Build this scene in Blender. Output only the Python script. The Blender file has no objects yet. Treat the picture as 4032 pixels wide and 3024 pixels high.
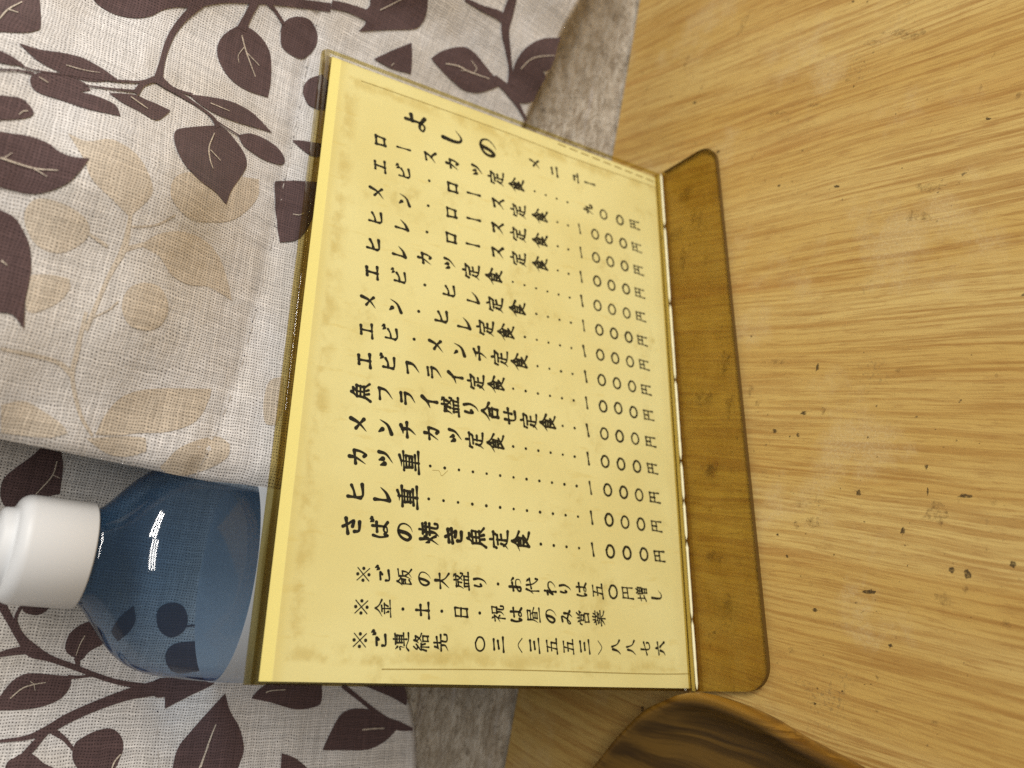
import bpy, bmesh, math, random
import numpy as np
from mathutils import Vector, Matrix
from mathutils.geometry import delaunay_2d_cdt

random.seed(7)
scene = bpy.context.scene
COL = scene.collection

# ------------------------------------------------------------------ camera
CAM = np.array([-0.1078717, -0.18408566, 0.23694658])
RIGHT = np.array([0.00957745, -0.63904009, -0.7691138])
DOWN = np.array([-0.93131986, 0.27434128, -0.2395416])
FWD = np.array([0.36407635, 0.71858515, -0.59252324])
FPX = 3134.6815
cam_data = bpy.data.cameras.new("camera")
cam = bpy.data.objects.new("camera", cam_data)
COL.objects.link(cam)
m = Matrix.Identity(4)
for i in range(3):
    m[i][0] = RIGHT[i]; m[i][1] = -DOWN[i]; m[i][2] = -FWD[i]; m[i][3] = CAM[i]
cam.matrix_world = m
cam_data.sensor_width = 36.0
cam_data.sensor_fit = 'HORIZONTAL'
cam_data.lens = 36.0 * FPX / 4032.0
cam_data.clip_start = 0.01
cam_data.clip_end = 50.0
cam_data.dof.use_dof = True
cam_data.dof.focus_distance = 0.243
cam_data.dof.aperture_fstop = 9.5
scene.camera = cam

# ------------------------------------------------------------------ world and lamps
world = bpy.data.worlds.new("World")
scene.world = world
world.use_nodes = True
bg = world.node_tree.nodes["Background"]
bg.inputs[0].default_value = (1.0, 0.985, 0.95, 1)
bg.inputs[1].default_value = 0.25

def lamp(name, loc, target, sx, sy, power, roll=0.0, col=(1.0, 0.965, 0.91)):
    d = bpy.data.lights.new(name, 'AREA')
    d.shape = 'RECTANGLE'; d.size = sx; d.size_y = sy; d.energy = power; d.color = col
    o = bpy.data.objects.new(name, d)
    COL.objects.link(o)
    o.location = loc
    q = (Vector(target) - Vector(loc)).to_track_quat('-Z', 'Y')
    o.rotation_euler = (q.to_matrix() @ Matrix.Rotation(roll, 3, 'Z')).to_euler()
    return o

# two ceiling fixtures, three tubes each
for fx, fy, pw in ((0.02, -1.02, 1.9), (0.64, -0.80, 3.4)):
    for k in (-1, 0, 1):
        lamp("fluorescent_tube", (fx, fy + 0.075 * k, 0.82 + 0.02 * k), (fx - 0.1, 0.1, 0.1), 0.62, 0.026, pw)

scene.view_settings.view_transform = 'Standard'
scene.view_settings.look = 'None'
scene.view_settings.exposure = 0.0
scene.view_settings.gamma = 1.0
scene.view_settings.use_curve_mapping = False
scene.cycles.use_denoising = False
scene.cycles.transparent_max_bounces = 40
scene.cycles.max_bounces = 12
scene.cycles.sample_clamp_indirect = 4.0

# ------------------------------------------------------------------ pixel rays -> real positions
def ray(p):
    d = RIGHT * ((p[0] - 2016.0) / FPX) + DOWN * ((p[1] - 1512.0) / FPX) + FWD
    return d

# wall frame: x along the wall (to the right), y away from the viewer, z up
E2 = np.array([-0.1363, 0.1054, 0.0])
ER = np.array([0.962407699, -0.271608947, 0.0])
WN = np.array([0.271608947, 0.962407699, 0.0])
WALL_ROT = math.atan2(ER[1], ER[0])

def on_table(p, z=0.0):
    d = ray(p); t = (z - CAM[2]) / d[2]
    return CAM + d * t

def table_local(p, z=0.0):
    w = on_table(p, z) - E2
    return (float(w @ ER), float(w @ WN))

def on_wall(p, off):
    d = ray(p); t = (WN @ (E2 - CAM) - off) / (WN @ d)
    P = CAM + d * t
    return float((P - E2) @ ER), float(P[2])

def on_drape(p, fo):
    off = 0.02
    for _ in range(40):
        a, z = on_wall(p, off)
        off = 0.5 * off + 0.5 * fo(a, z)
    return on_wall(p, off)

# panel frame (leaning menu stand)
PU = np.array([0.0, 0.1911, 0.98157])       # up the panel
PN = np.array([0.0, -0.98157, 0.1911])      # out of the panel, to the viewer
PANEL_W, PANEL_H = 0.212, 0.1523

def on_panel(p, depth):
    d = ray(p); o = PN * (-depth)
    t = (PN @ (o - CAM)) / (PN @ d)
    P = CAM + d * t
    return float(P[0]), float((P - o) @ PU)

# ------------------------------------------------------------------ helpers
def lin(r, g, b):
    f = lambda c: (c / 255 / 12.92) if c / 255 <= 0.04045 else ((c / 255 + 0.055) / 1.055) ** 2.4
    return (f(r), f(g), f(b), 1.0)

def mesh_obj(name, verts, faces, mats, parent=None, midx=None, uvs=None, smooth=False):
    me = bpy.data.meshes.new(name)
    me.from_pydata([tuple(v) for v in verts], [], [tuple(f) for f in faces])
    for mt in (mats if isinstance(mats, (list, tuple)) else [mats]):
        me.materials.append(mt)
    if midx is not None:
        for p, i in zip(me.polygons, midx):
            p.material_index = i
    if uvs is not None:
        ul = me.uv_layers.new(name="UVMap")
        for l in me.loops:
            ul.data[l.index].uv = uvs[l.vertex_index]
    if smooth:
        for p in me.polygons:
            p.use_smooth = True
    me.update()
    o = bpy.data.objects.new(name, me)
    COL.objects.link(o)
    if parent is not None:
        o.parent = parent
    return o

def empty(name, loc=(0, 0, 0), rz=0.0):
    o = bpy.data.objects.new(name, None)
    COL.objects.link(o)
    o.location = loc; o.rotation_euler = (0, 0, rz)
    o.empty_display_size = 0.02
    return o

def tag(o, label, cat, group=None, kind=None):
    o['label'] = label; o['category'] = cat
    if group: o['group'] = group
    if kind: o['kind'] = kind

def catmull(pts, n=6, closed=False):
    pts = [np.array(p, float) for p in pts]
    N = len(pts)
    if N < 3 and not closed:
        return pts
    out = []
    rng = range(N) if closed else range(N - 1)
    for i in rng:
        if closed:
            p0, p1, p2, p3 = pts[(i - 1) % N], pts[i], pts[(i + 1) % N], pts[(i + 2) % N]
        else:
            p1, p2 = pts[i], pts[i + 1]
            p0 = pts[i - 1] if i > 0 else 2 * p1 - p2
            p3 = pts[i + 2] if i + 2 < N else 2 * p2 - p1
        for k in range(n):
            t = k / n
            out.append(0.5 * (2 * p1 + (p2 - p0) * t + (2 * p0 - 5 * p1 + 4 * p2 - p3) * t * t
                              + (3 * p1 - p0 - 3 * p2 + p3) * t ** 3))
    if not closed:
        out.append(pts[-1])
    return out

class NT:
    """small node-building helper"""
    def __init__(self, name):
        self.mat = bpy.data.materials.new(name)
        self.mat.use_nodes = True
        self.t = self.mat.node_tree
        self.t.nodes.clear()
        self.out = self.t.nodes.new('ShaderNodeOutputMaterial')
    def n(self, kind, **kw):
        nd = self.t.nodes.new(kind)
        for k, v in kw.items():
            setattr(nd, k, v)
        return nd
    def put(self, sock, v):
        if v is None:
            return
        if isinstance(v, bpy.types.NodeSocket):
            self.t.links.new(v, sock)
        else:
            sock.default_value = v
    def math(self, op, a, b=None, c=None, clamp=False):
        nd = self.n('ShaderNodeMath', operation=op, use_clamp=clamp)
        self.put(nd.inputs[0], a)
        if b is not None: self.put(nd.inputs[1], b)
        if c is not None: self.put(nd.inputs[2], c)
        return nd.outputs[0]
    def mix(self, fac, a, b, blend='MIX'):
        nd = self.n('ShaderNodeMix', data_type='RGBA', blend_type=blend)
        self.put(nd.inputs[0], fac); self.put(nd.inputs[6], a); self.put(nd.inputs[7], b)
        return nd.outputs[2]
    def mapping(self, vec, scale=(1, 1, 1), loc=(0, 0, 0), rot=(0, 0, 0)):
        nd = self.n('ShaderNodeMapping')
        self.put(nd.inputs[0], vec)
        nd.inputs[1].default_value = loc; nd.inputs[2].default_value = rot; nd.inputs[3].default_value = scale
        return nd.outputs[0]
    def noise(self, vec, scale, detail=3.0, rough=0.5, dist=0.0):
        nd = self.n('ShaderNodeTexNoise')
        self.put(nd.inputs['Vector'], vec)
        nd.inputs['Scale'].default_value = scale; nd.inputs['Detail'].default_value = detail
        nd.inputs['Roughness'].default_value = rough; nd.inputs['Distortion'].default_value = dist
        return nd.outputs['Fac']
    def ramp(self, v, lo, hi, a=0.0, b=1.0, smooth=True):
        nd = self.n('ShaderNodeMapRange', interpolation_type='SMOOTHSTEP' if smooth else 'LINEAR')
        self.put(nd.inputs[0], v)
        nd.inputs[1].default_value = lo; nd.inputs[2].default_value = hi
        nd.inputs[3].default_value = a; nd.inputs[4].default_value = b
        return nd.outputs[0]
    def bump(self, h, strength=0.3, dist=0.0005):
        nd = self.n('ShaderNodeBump')
        nd.inputs['Strength'].default_value = strength; nd.inputs['Distance'].default_value = dist
        self.put(nd.inputs['Height'], h)
        return nd.outputs[0]
    def principled(self, col, rough=0.5, spec=0.5, normal=None, **kw):
        b = self.n('ShaderNodeBsdfPrincipled')
        self.put(b.inputs['Base Color'], col); self.put(b.inputs['Roughness'], rough)
        self.put(b.inputs['Specular IOR Level'], spec)
        if normal is not None: self.put(b.inputs['Normal'], normal)
        for k, v in kw.items():
            self.put(b.inputs[k], v)
        return b.outputs[0]
    def schlick(self, f0=0.04):
        lw = self.n('ShaderNodeLayerWeight'); lw.inputs[0].default_value = 0.5
        p = self.math('POWER', lw.outputs['Facing'], 5.0)
        return self.math('ADD', self.math('MULTIPLY', p, 1.0 - f0), f0)
    def finish(self, shader):
        self.t.links.new(shader, self.out.inputs[0])
        return self.mat

def objco(N):
    return N.n('ShaderNodeTexCoord').outputs['Object']

# ------------------------------------------------------------------ materials
def mat_plain(name, col, rough=0.5, spec=0.5):
    N = NT(name)
    return N.finish(N.principled(col, rough, spec))

def mat_wood_table():
    N = NT("worn_pale_wood")
    co = objco(N)
    warp = N.noise(N.mapping(co, (14, 5, 1)), 1.0, 3, 0.5)
    sx = N.n('ShaderNodeSeparateXYZ'); N.put(sx.inputs[0], co)
    cx = N.n('ShaderNodeCombineXYZ')
    xx = N.math('ADD', sx.outputs[0], N.math('MULTIPLY', N.math('SUBTRACT', warp, 0.5), 0.012))
    N.put(cx.inputs[0], xx); N.put(cx.inputs[1], sx.outputs[1]); N.put(cx.inputs[2], sx.outputs[2])
    c2 = cx.outputs[0]
    fine = N.noise(N.mapping(c2, (560, 15, 1)), 1.0, 5, 0.68)
    mid = N.noise(N.mapping(c2, (150, 7.0, 1)), 1.0, 3, 0.6)
    wide = N.noise(N.mapping(c2, (40, 3.0, 1)), 1.0, 2, 0.5)
    fleck = N.noise(N.mapping(c2, (1300, 110, 1)), 1.0, 3, 0.65)
    base = N.mix(N.ramp(wide, 0.33, 0.66), lin(208, 178, 110), lin(196, 160, 88))
    dens = N.ramp(mid, 0.28, 0.60, 0.40, 1.0)
    streak = N.math('MULTIPLY', N.ramp(fine, 0.45, 0.60), dens)
    col = N.mix(N.math('MULTIPLY', streak, 0.58), base, lin(156, 108, 48))
    col = N.mix(N.math('MULTIPLY', N.ramp(fleck, 0.52, 0.68), 0.42), col, lin(150, 106, 54))
    thin = N.ramp(N.noise(N.mapping(c2, (1150, 24, 1), (7, 1, 0)), 1.0, 4, 0.68), 0.47, 0.62)
    col = N.mix(N.math('MULTIPLY', N.math('MULTIPLY', thin, dens), 0.42), col, lin(150, 104, 46))
    band = N.ramp(N.noise(N.mapping(c2, (75, 3.5, 1), (3.1, 0.4, 0)), 1.0, 3, 0.55), 0.55, 0.74)
    col = N.mix(N.math('MULTIPLY', band, 0.40), col, lin(172, 118, 58))
    # worn, bleached patches and greyish grime with their own outline
    worn = N.ramp(N.noise(co, 26, 5, 0.62), 0.52, 0.68)
    col = N.mix(N.math('MULTIPLY', worn, 0.32), col, lin(206, 182, 132))
    g1 = N.ramp(N.noise(N.mapping(co, (1, 1, 1), (5, 2, 0)), 34, 4, 0.6), 0.58, 0.72)
    g2 = N.ramp(N.noise(co, 900, 3, 0.6), 0.50, 0.66)
    grime = N.math('MULTIPLY', g1, g2)
    col = N.mix(N.math('MULTIPLY', N.math('MULTIPLY', worn, N.ramp(N.noise(co, 1100, 3, 0.7), 0.48, 0.62)), 0.22), col, lin(222, 204, 160))
    col = N.mix(N.math('MULTIPLY', grime, 0.5), col, lin(110, 92, 62))
    sp = N.math('MULTIPLY', N.ramp(N.noise(co, 420, 2, 0.5), 0.70, 0.76), N.ramp(N.noise(co, 40, 2, 0.5), 0.45, 0.6))
    col = N.mix(N.math('MULTIPLY', sp, 0.75), col, lin(70, 55, 38))
    grain = N.noise(co, 2200, 2, 0.6)
    h = N.math('ADD', N.math('MULTIPLY', fine, 0.6), N.math('MULTIPLY', grain, 0.7))
    rough = N.ramp(worn, 0, 1, 0.42, 0.62)
    return N.finish(N.principled(col, rough, 0.35, N.bump(h, 0.35, 0.0004)))

def mat_wall():
    N = NT("mottled_stone_wallpaper")
    co = objco(N)
    s = N.n('ShaderNodeSeparateXYZ'); N.put(s.inputs[0], co)
    a = N.noise(N.mapping(co, (110, 110, 170)), 1.0, 6, 0.72, 0.5)
    b = N.noise(N.mapping(co, (60, 60, 260)), 1.0, 4, 0.65, 0.5)
    c = N.noise(co, 420, 4, 0.6)
    col = N.mix(N.ramp(a, 0.38, 0.64), lin(178, 166, 148), lin(218, 209, 194))
    col = N.mix(N.math('MULTIPLY', N.ramp(b, 0.54, 0.70), 0.55), col, lin(140, 122, 102))
    col = N.mix(N.math('MULTIPLY', N.ramp(c, 0.56, 0.68), 0.55), col, lin(108, 94, 78))
    vein = N.ramp(N.noise(N.mapping(co, (25, 25, 240), (2, 0, 1)), 1.0, 3, 0.6, 0.8), 0.60, 0.70)
    col = N.mix(N.math('MULTIPLY', vein, 0.55), col, lin(205, 198, 194))
    h = N.math('SUBTRACT', N.math('ADD', a, N.math('MULTIPLY', c, 0.5)), N.math('MULTIPLY', b, 0.5))
    return N.finish(N.principled(col, 0.75, 0.3, N.bump(h, 0.9, 0.003)))

def mat_cloth(name, thread, hole, hole_amt=0.75, tint=None):
    """plain weave, one thread 0.44 mm wide, slubs in both directions"""
    N = NT(name)
    uv = N.n('ShaderNodeUVMap').outputs[0]
    s = N.n('ShaderNodeSeparateXYZ'); N.put(s.inputs[0], uv)
    wob = N.noise(uv, 160, 2, 0.5)
    w = N.math('MULTIPLY', N.math('SUBTRACT', wob, 0.5), 0.0020)
    P = math.pi / 0.00084
    pu = N.math('MULTIPLY', N.math('ADD', s.outputs[0], w), P)
    pv = N.math('MULTIPLY', N.math('ADD', s.outputs[1], w), P)
    su = N.math('ABSOLUTE', N.math('SINE', pu))
    sv = N.math('ABSOLUTE', N.math('SINE', pv))
    par = N.math('MULTIPLY', N.math('SINE', N.math('MULTIPLY', pu, 0.5)), N.math('SINE', N.math('MULTIPLY', pv, 0.5)))
    hgt = N.math('MAXIMUM', N.math('MULTIPLY', su, N.math('ADD', 0.93, N.math('MULTIPLY', par, 0.07))),
                 N.math('MULTIPLY', sv, N.math('SUBTRACT', 0.93, N.math('MULTIPLY', par, 0.07))))
    cell = N.noise(uv, 900, 2, 0.7)
    slubv = N.noise(N.mapping(uv, (1100, 40, 1)), 1.0, 2, 0.6)
    slubh = N.noise(N.mapping(uv, (40, 1100, 1)), 1.0, 2, 0.6)
    slub = N.math('ADD', slubv, slubh)
    hole_f = N.math('MULTIPLY', N.ramp(hgt, 0.30, 0.82, 1.0, 0.0), N.ramp(cell, 0.34, 0.62, 0.45, 1.25))
    br = N.ramp(slub, 0.62, 1.38, 0.70, 1.22, False)
    cl = N.math('MULTIPLY', br, N.ramp(cell, 0.3, 0.7, 0.80, 1.12, False))
    cl = N.math('MULTIPLY', cl, N.ramp(N.math('SUBTRACT', su, sv), -1.0, 1.0, 0.94, 1.06, False))
    cc = N.n('ShaderNodeCombineXYZ')
    for i in range(3): N.put(cc.inputs[i], cl)
    tcol = thread
    if tint is not None:   # cool and warm yarns
        tcol = N.mix(N.ramp(N.noise(uv, 22, 3, 0.6), 0.40, 0.62), thread, tint)
    col = N.mix(1.0, tcol, cc.outputs[0], 'MULTIPLY')
    col = N.mix(N.math('MULTIPLY', hole_f, hole_amt, clamp=True), col, hole)
    soft = N.noise(uv, 45, 3, 0.55)
    h = N.math('ADD', N.math('MULTIPLY', hgt, 0.35), N.math('MULTIPLY', soft, 6.0))
    return N.finish(N.principled(col, 0.85, 0.25, N.bump(h, 0.5, 0.0006), **{'Sheen Weight': 0.15}))

def mat_acrylic(name, tint, edge_tint, rough=0.06, spec=1.0):
    """aged clear plastic: tinted straight-through light plus a Fresnel gloss"""
    N = NT(name)
    tr = N.n('ShaderNodeBsdfTransparent'); N.put(tr.inputs[0], tint)
    gl = N.n('ShaderNodeBsdfGlossy'); gl.inputs['Roughness'].default_value = rough
    gl.inputs[0].default_value = (1, 1, 1, 1)
    mx = N.n('ShaderNodeMixShader')
    N.put(mx.inputs[0], N.math('MULTIPLY', N.schlick(), spec)); N.put(mx.inputs[1], tr.outputs[0]); N.put(mx.inputs[2], gl.outputs[0])
    return N.finish(mx.outputs[0])

def mat_foot():
    N = NT("dark_amber_plastic")
    co = objco(N)
    d = N.ramp(N.noise(N.mapping(co, (1, 1.6, 1)), 60, 5, 0.65), 0.42, 0.70)
    t = N.mix(d, (0.91, 0.87, 0.665, 1), (0.86, 0.81, 0.57, 1))
    d2 = N.ramp(N.noise(co, 260, 3, 0.6), 0.63, 0.74)
    t = N.mix(N.math('MULTIPLY', d2, 0.45), t, (0.60, 0.52, 0.29, 1))
    t0 = N.n('ShaderNodeBsdfTransparent'); N.put(t0.inputs[0], t)
    fd = N.n('ShaderNodeBsdfDiffuse'); fd.inputs[0].default_value = lin(150, 120, 52)      # milky film of old plastic
    tr = N.n('ShaderNodeMixShader'); tr.inputs[0].default_value = 0.07
    N.put(tr.inputs[1], t0.outputs[0]); N.put(tr.inputs[2], fd.outputs[0])
    gl = N.n('ShaderNodeBsdfGlossy'); gl.inputs['Roughness'].default_value = 0.15
    mx = N.n('ShaderNodeMixShader')
    N.put(mx.inputs[0], N.math('MULTIPLY', N.schlick(), 0.55)); N.put(mx.inputs[1], tr.outputs[0]); N.put(mx.inputs[2], gl.outputs[0])
    return N.finish(mx.outputs[0])

def mat_paper(ti=0.147):
    N = NT("yellowed_menu_paper")
    uv = N.n('ShaderNodeUVMap').outputs[0]       # metres across and up the card
    s = N.n('ShaderNodeSeparateXYZ'); N.put(s.inputs[0], uv)
    base = N.mix(N.ramp(N.noise(uv, 18, 3, 0.55), 0.35, 0.68), lin(234, 227, 176), lin(226, 216, 160))
    # olive smudges of grease
    sm = N.math('MULTIPLY', N.ramp(N.noise(N.mapping(uv, (1, 1, 1), (2.3, 1.1, 0)), 38, 5, 0.66), 0.53, 0.74),
                N.ramp(N.noise(uv, 170, 4, 0.65), 0.40, 0.66))
    col = N.mix(N.math('MULTIPLY', sm, 0.5), base, lin(176, 152, 74))
    scr = N.ramp(N.noise(N.mapping(uv, (320, 70, 1), rot=(0, 0, 0.5)), 1.0, 3, 0.6), 0.60, 0.72)
    col = N.mix(N.math('MULTIPLY', scr, 0.22), col, lin(206, 180, 96))
    # dirty band where the lamination ends, just inside the card's rim
    wob = N.math('MULTIPLY', N.math('SUBTRACT', N.noise(uv, 90, 3, 0.6), 0.5), 0.004)
    dx = N.math('SUBTRACT', 0.1065, N.math('ABSOLUTE', s.outputs[0]))
    dt = N.math('SUBTRACT', ti, s.outputs[1])
    dist = N.math('ADD', N.math('MINIMUM', dx, dt), wob)
    bandp = N.math('MULTIPLY', N.ramp(dist, 0.0055, 0.0075), N.ramp(dist, 0.0085, 0.0130, 1.0, 0.0))
    patch = N.ramp(N.noise(uv, 120, 3, 0.6), 0.38, 0.62)
    col = N.mix(N.math('MULTIPLY', N.math('MULTIPLY', bandp, patch), 0.42), col, lin(190, 166, 92))
    low = N.math('MULTIPLY', N.ramp(N.math('ADD', s.outputs[1], wob), 0.004, 0.009, 1.0, 0.0), 0.30)
    col = N.mix(low, col, lin(206, 190, 140))
    shade = N.math('MULTIPLY', N.ramp(dt, 0.0034, 0.0036), N.ramp(dt, 0.0036, 0.0075, 1.0, 0.0))  # soft shadow painted into the paper just below the bare strip
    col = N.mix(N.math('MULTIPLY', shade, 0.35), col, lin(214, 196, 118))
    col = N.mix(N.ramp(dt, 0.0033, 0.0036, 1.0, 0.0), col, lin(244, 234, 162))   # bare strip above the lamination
    return N.finish(N.principled(col, 0.55, 0.2, N.bump(N.noise(uv, 300, 3, 0.6), 0.15, 0.0003)))

def mat_bottle():
    N = NT("clear_blue_plastic")
    lw = N.n('ShaderNodeLayerWeight'); lw.inputs[0].default_value = 0.42
    t = N.mix(N.ramp(lw.outputs['Facing'], 0.30, 0.90), (0.735, 0.81, 0.875, 1), (0.13, 0.28, 0.50, 1))
    sz = N.n('ShaderNodeSeparateXYZ'); N.put(sz.inputs[0], objco(N))
    t = N.mix(N.ramp(sz.outputs[2], 0.163, 0.187, 0.0, 0.85), t, (0.30, 0.47, 0.66, 1))   # wall grows thicker to the neck
    tr = N.n('ShaderNodeBsdfTransparent'); N.put(tr.inputs[0], t)
    df = N.n('ShaderNodeBsdfDiffuse'); df.inputs[0].default_value = (0.05, 0.16, 0.34, 1)
    m0 = N.n('ShaderNodeMixShader'); m0.inputs[0].default_value = 0.06
    N.put(m0.inputs[1], tr.outputs[0]); N.put(m0.inputs[2], df.outputs[0])
    gl = N.n('ShaderNodeBsdfGlossy'); gl.inputs['Roughness'].default_value = 0.05
    mx = N.n('ShaderNodeMixShader')
    N.put(mx.inputs[0], N.schlick(0.05)); N.put(mx.inputs[1], m0.outputs[0]); N.put(mx.inputs[2], gl.outputs[0])
    return N.finish(mx.outputs[0])

def mat_label():
    N = NT("white_bottle_label")
    co = objco(N)
    s = N.n('ShaderNodeSeparateXYZ'); N.put(s.inputs[0], co)
    pb = N.principled((0.78, 0.80, 0.82, 1), 0.35, 0.5)
    tl = N.n('ShaderNodeBsdfTranslucent'); tl.inputs[0].default_value = (0.85, 0.88, 0.94, 1)
    mx = N.n('ShaderNodeMixShader'); mx.inputs[0].default_value = 0.5
    N.put(mx.inputs[1], pb); N.put(mx.inputs[2], tl.outputs[0])
    return N.finish(mx.outputs[0])

def mat_tray():
    N = NT("glossy_dark_wood")
    co = objco(N)
    w = N.noise(N.mapping(co, (22, 12, 10)), 1.0, 2, 0.5)
    sx = N.n('ShaderNodeSeparateXYZ'); N.put(sx.inputs[0], co)
    cx = N.n('ShaderNodeCombineXYZ')
    N.put(cx.inputs[0], N.math('ADD', N.math('SUBTRACT', sx.outputs[0], N.math('MULTIPLY', sx.outputs[1], 0.28)), N.math('MULTIPLY', N.math('SUBTRACT', w, 0.5), 0.030)))
    N.put(cx.inputs[1], sx.outputs[1]); N.put(cx.inputs[2], sx.outputs[2])
    c2 = cx.outputs[0]
    a = N.noise(N.mapping(c2, (170, 9, 60)), 1.0, 4, 0.6)
    b = N.noise(N.mapping(c2, (560, 14, 150)), 1.0, 3, 0.6)
    c = N.noise(N.mapping(c2, (85, 6, 30), (1, 4, 0)), 1.0, 2, 0.5)
    col = N.mix(N.ramp(a, 0.36, 0.66), lin(104, 76, 28), lin(64, 44, 13))
    col = N.mix(N.math('MULTIPLY', N.ramp(c, 0.58, 0.64), 0.5), col, lin(40, 27, 11))
    col = N.mix(N.math('MULTIPLY', N.ramp(b, 0.52, 0.68), 0.45), col, lin(52, 34, 16))
    # the outer side is cut from paler honey-coloured sapwood
    at = N.n('ShaderNodeAttribute'); at.attribute_name = "sapwood"
    hon = N.mix(N.ramp(b, 0.40, 0.64), lin(146, 106, 38), lin(106, 72, 20))
    hon = N.mix(N.math('MULTIPLY', N.ramp(a, 0.5, 0.66), 0.6), hon, lin(96, 62, 20))
    col = N.mix(at.outputs['Fac'], col, hon)
    return N.finish(N.principled(col, 0.36, 0.25, N.bump(b, 0.12, 0.0003)))

def mat_smudge(name, col, amt, scale=1500, lo=0.42, hi=0.60):
    N = NT(name)
    co = objco(N)
    n = N.ramp(N.noise(co, scale, 3, 0.65), lo, hi, 0.0, amt)
    tr = N.n('ShaderNodeBsdfTransparent')
    b = N.principled(col, 0.7, 0.2)
    mx = N.n('ShaderNodeMixShader')
    N.put(mx.inputs[0], n); N.put(mx.inputs[1], tr.outputs[0]); N.put(mx.inputs[2], b)
    return N.finish(mx.outputs[0])

M_WOOD = mat_wood_table()
M_WALL = mat_wall()
M_CLOTH = mat_cloth("grey_linen_weave", lin(234, 230, 227), lin(64, 56, 54), 0.88, lin(225, 218, 210))
M_TAN = mat_cloth("tan_print_weave", lin(216, 202, 183), lin(78, 68, 58), 0.80)
M_LEAF = mat_cloth("dark_brown_print_weave", lin(99, 78, 77), lin(36, 26, 26), 0.8)
M_VEIN = mat_cloth("pale_vein_print", lin(214, 200, 182), lin(120, 100, 88), 0.5)
M_THREAD = mat_plain("sewing_thread", lin(206, 199, 192), 0.8)
M_HOLE = mat_plain("stitch_hole", lin(52, 46, 60), 0.9)
M_ACRY = mat_acrylic("yellowed_clear_plastic", (0.99, 0.978, 0.925, 1), None, 0.18, 0.16)
M_ACRYB = mat_acrylic("yellowed_plastic_back", (0.72, 0.64, 0.38, 1), None, 0.10, 0.2)
M_BEND = mat_acrylic("yellowed_plastic_fold", (0.76, 0.69, 0.43, 1), None, 0.06, 0.42)
M_RIM = mat_acrylic("amber_cut_edge", (0.72, 0.64, 0.32, 1), None, 0.15, 0.4)
M_FRONTRIM = mat_plain("frosted_edge_and_light_catch", lin(246, 238, 196), 0.35, 0.5)  # cut edge of the front sheet, and the bead added as a light catch
M_FOOT = mat_foot()
M_FOOTRIM = mat_plain("dark_amber_cut_edge", lin(92, 66, 22), 0.35, 0.5)
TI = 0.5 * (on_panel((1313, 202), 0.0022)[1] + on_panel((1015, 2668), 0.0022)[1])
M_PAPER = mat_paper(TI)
M_INK = mat_plain("black_brush_ink", lin(30, 28, 20), 0.55, 0.3)
M_LINE = mat_plain("faint_printed_line", lin(168, 150, 92), 0.6, 0.3)
M_BOTTLE = mat_bottle()
M_LABEL = mat_label()
M_CAP = mat_plain("white_plastic", (0.75, 0.755, 0.76, 1), 0.42, 0.4)
M_TRAY = mat_tray()
M_SPECK = mat_smudge("dark_speck", lin(70, 56, 38), 0.72, 1000, 0.22, 0.58)
M_SMUDGE = mat_smudge("grey_grime", lin(120, 94, 58), 0.50, 700, 0.36, 0.85)

# ------------------------------------------------------------------ tabletop
def grid_box(x0, x1, y0, y1, z0, z1):
    v = [(x0, y0, z0), (x1, y0, z0), (x1, y1, z0), (x0, y1, z0), (x0, y0, z1), (x1, y0, z1), (x1, y1, z1), (x0, y1, z1)]
    f = [(0, 3, 2, 1), (4, 5, 6, 7), (0, 1, 5, 4), (1, 2, 6, 5), (2, 3, 7, 6), (3, 0, 4, 7)]
    return v, f

def blob(cx, cy, rx, ry, ang, n=14, jag=0.35):
    pts = []
    for i in range(n):
        t = 2 * math.pi * i / n
        r = 1 + random.uniform(-jag, jag)
        x, y = rx * r * math.cos(t), ry * r * math.sin(t)
        pts.append((cx + x * math.cos(ang) - y * math.sin(ang), cy + x * math.sin(ang) + y * math.cos(ang)))
    return pts

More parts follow.
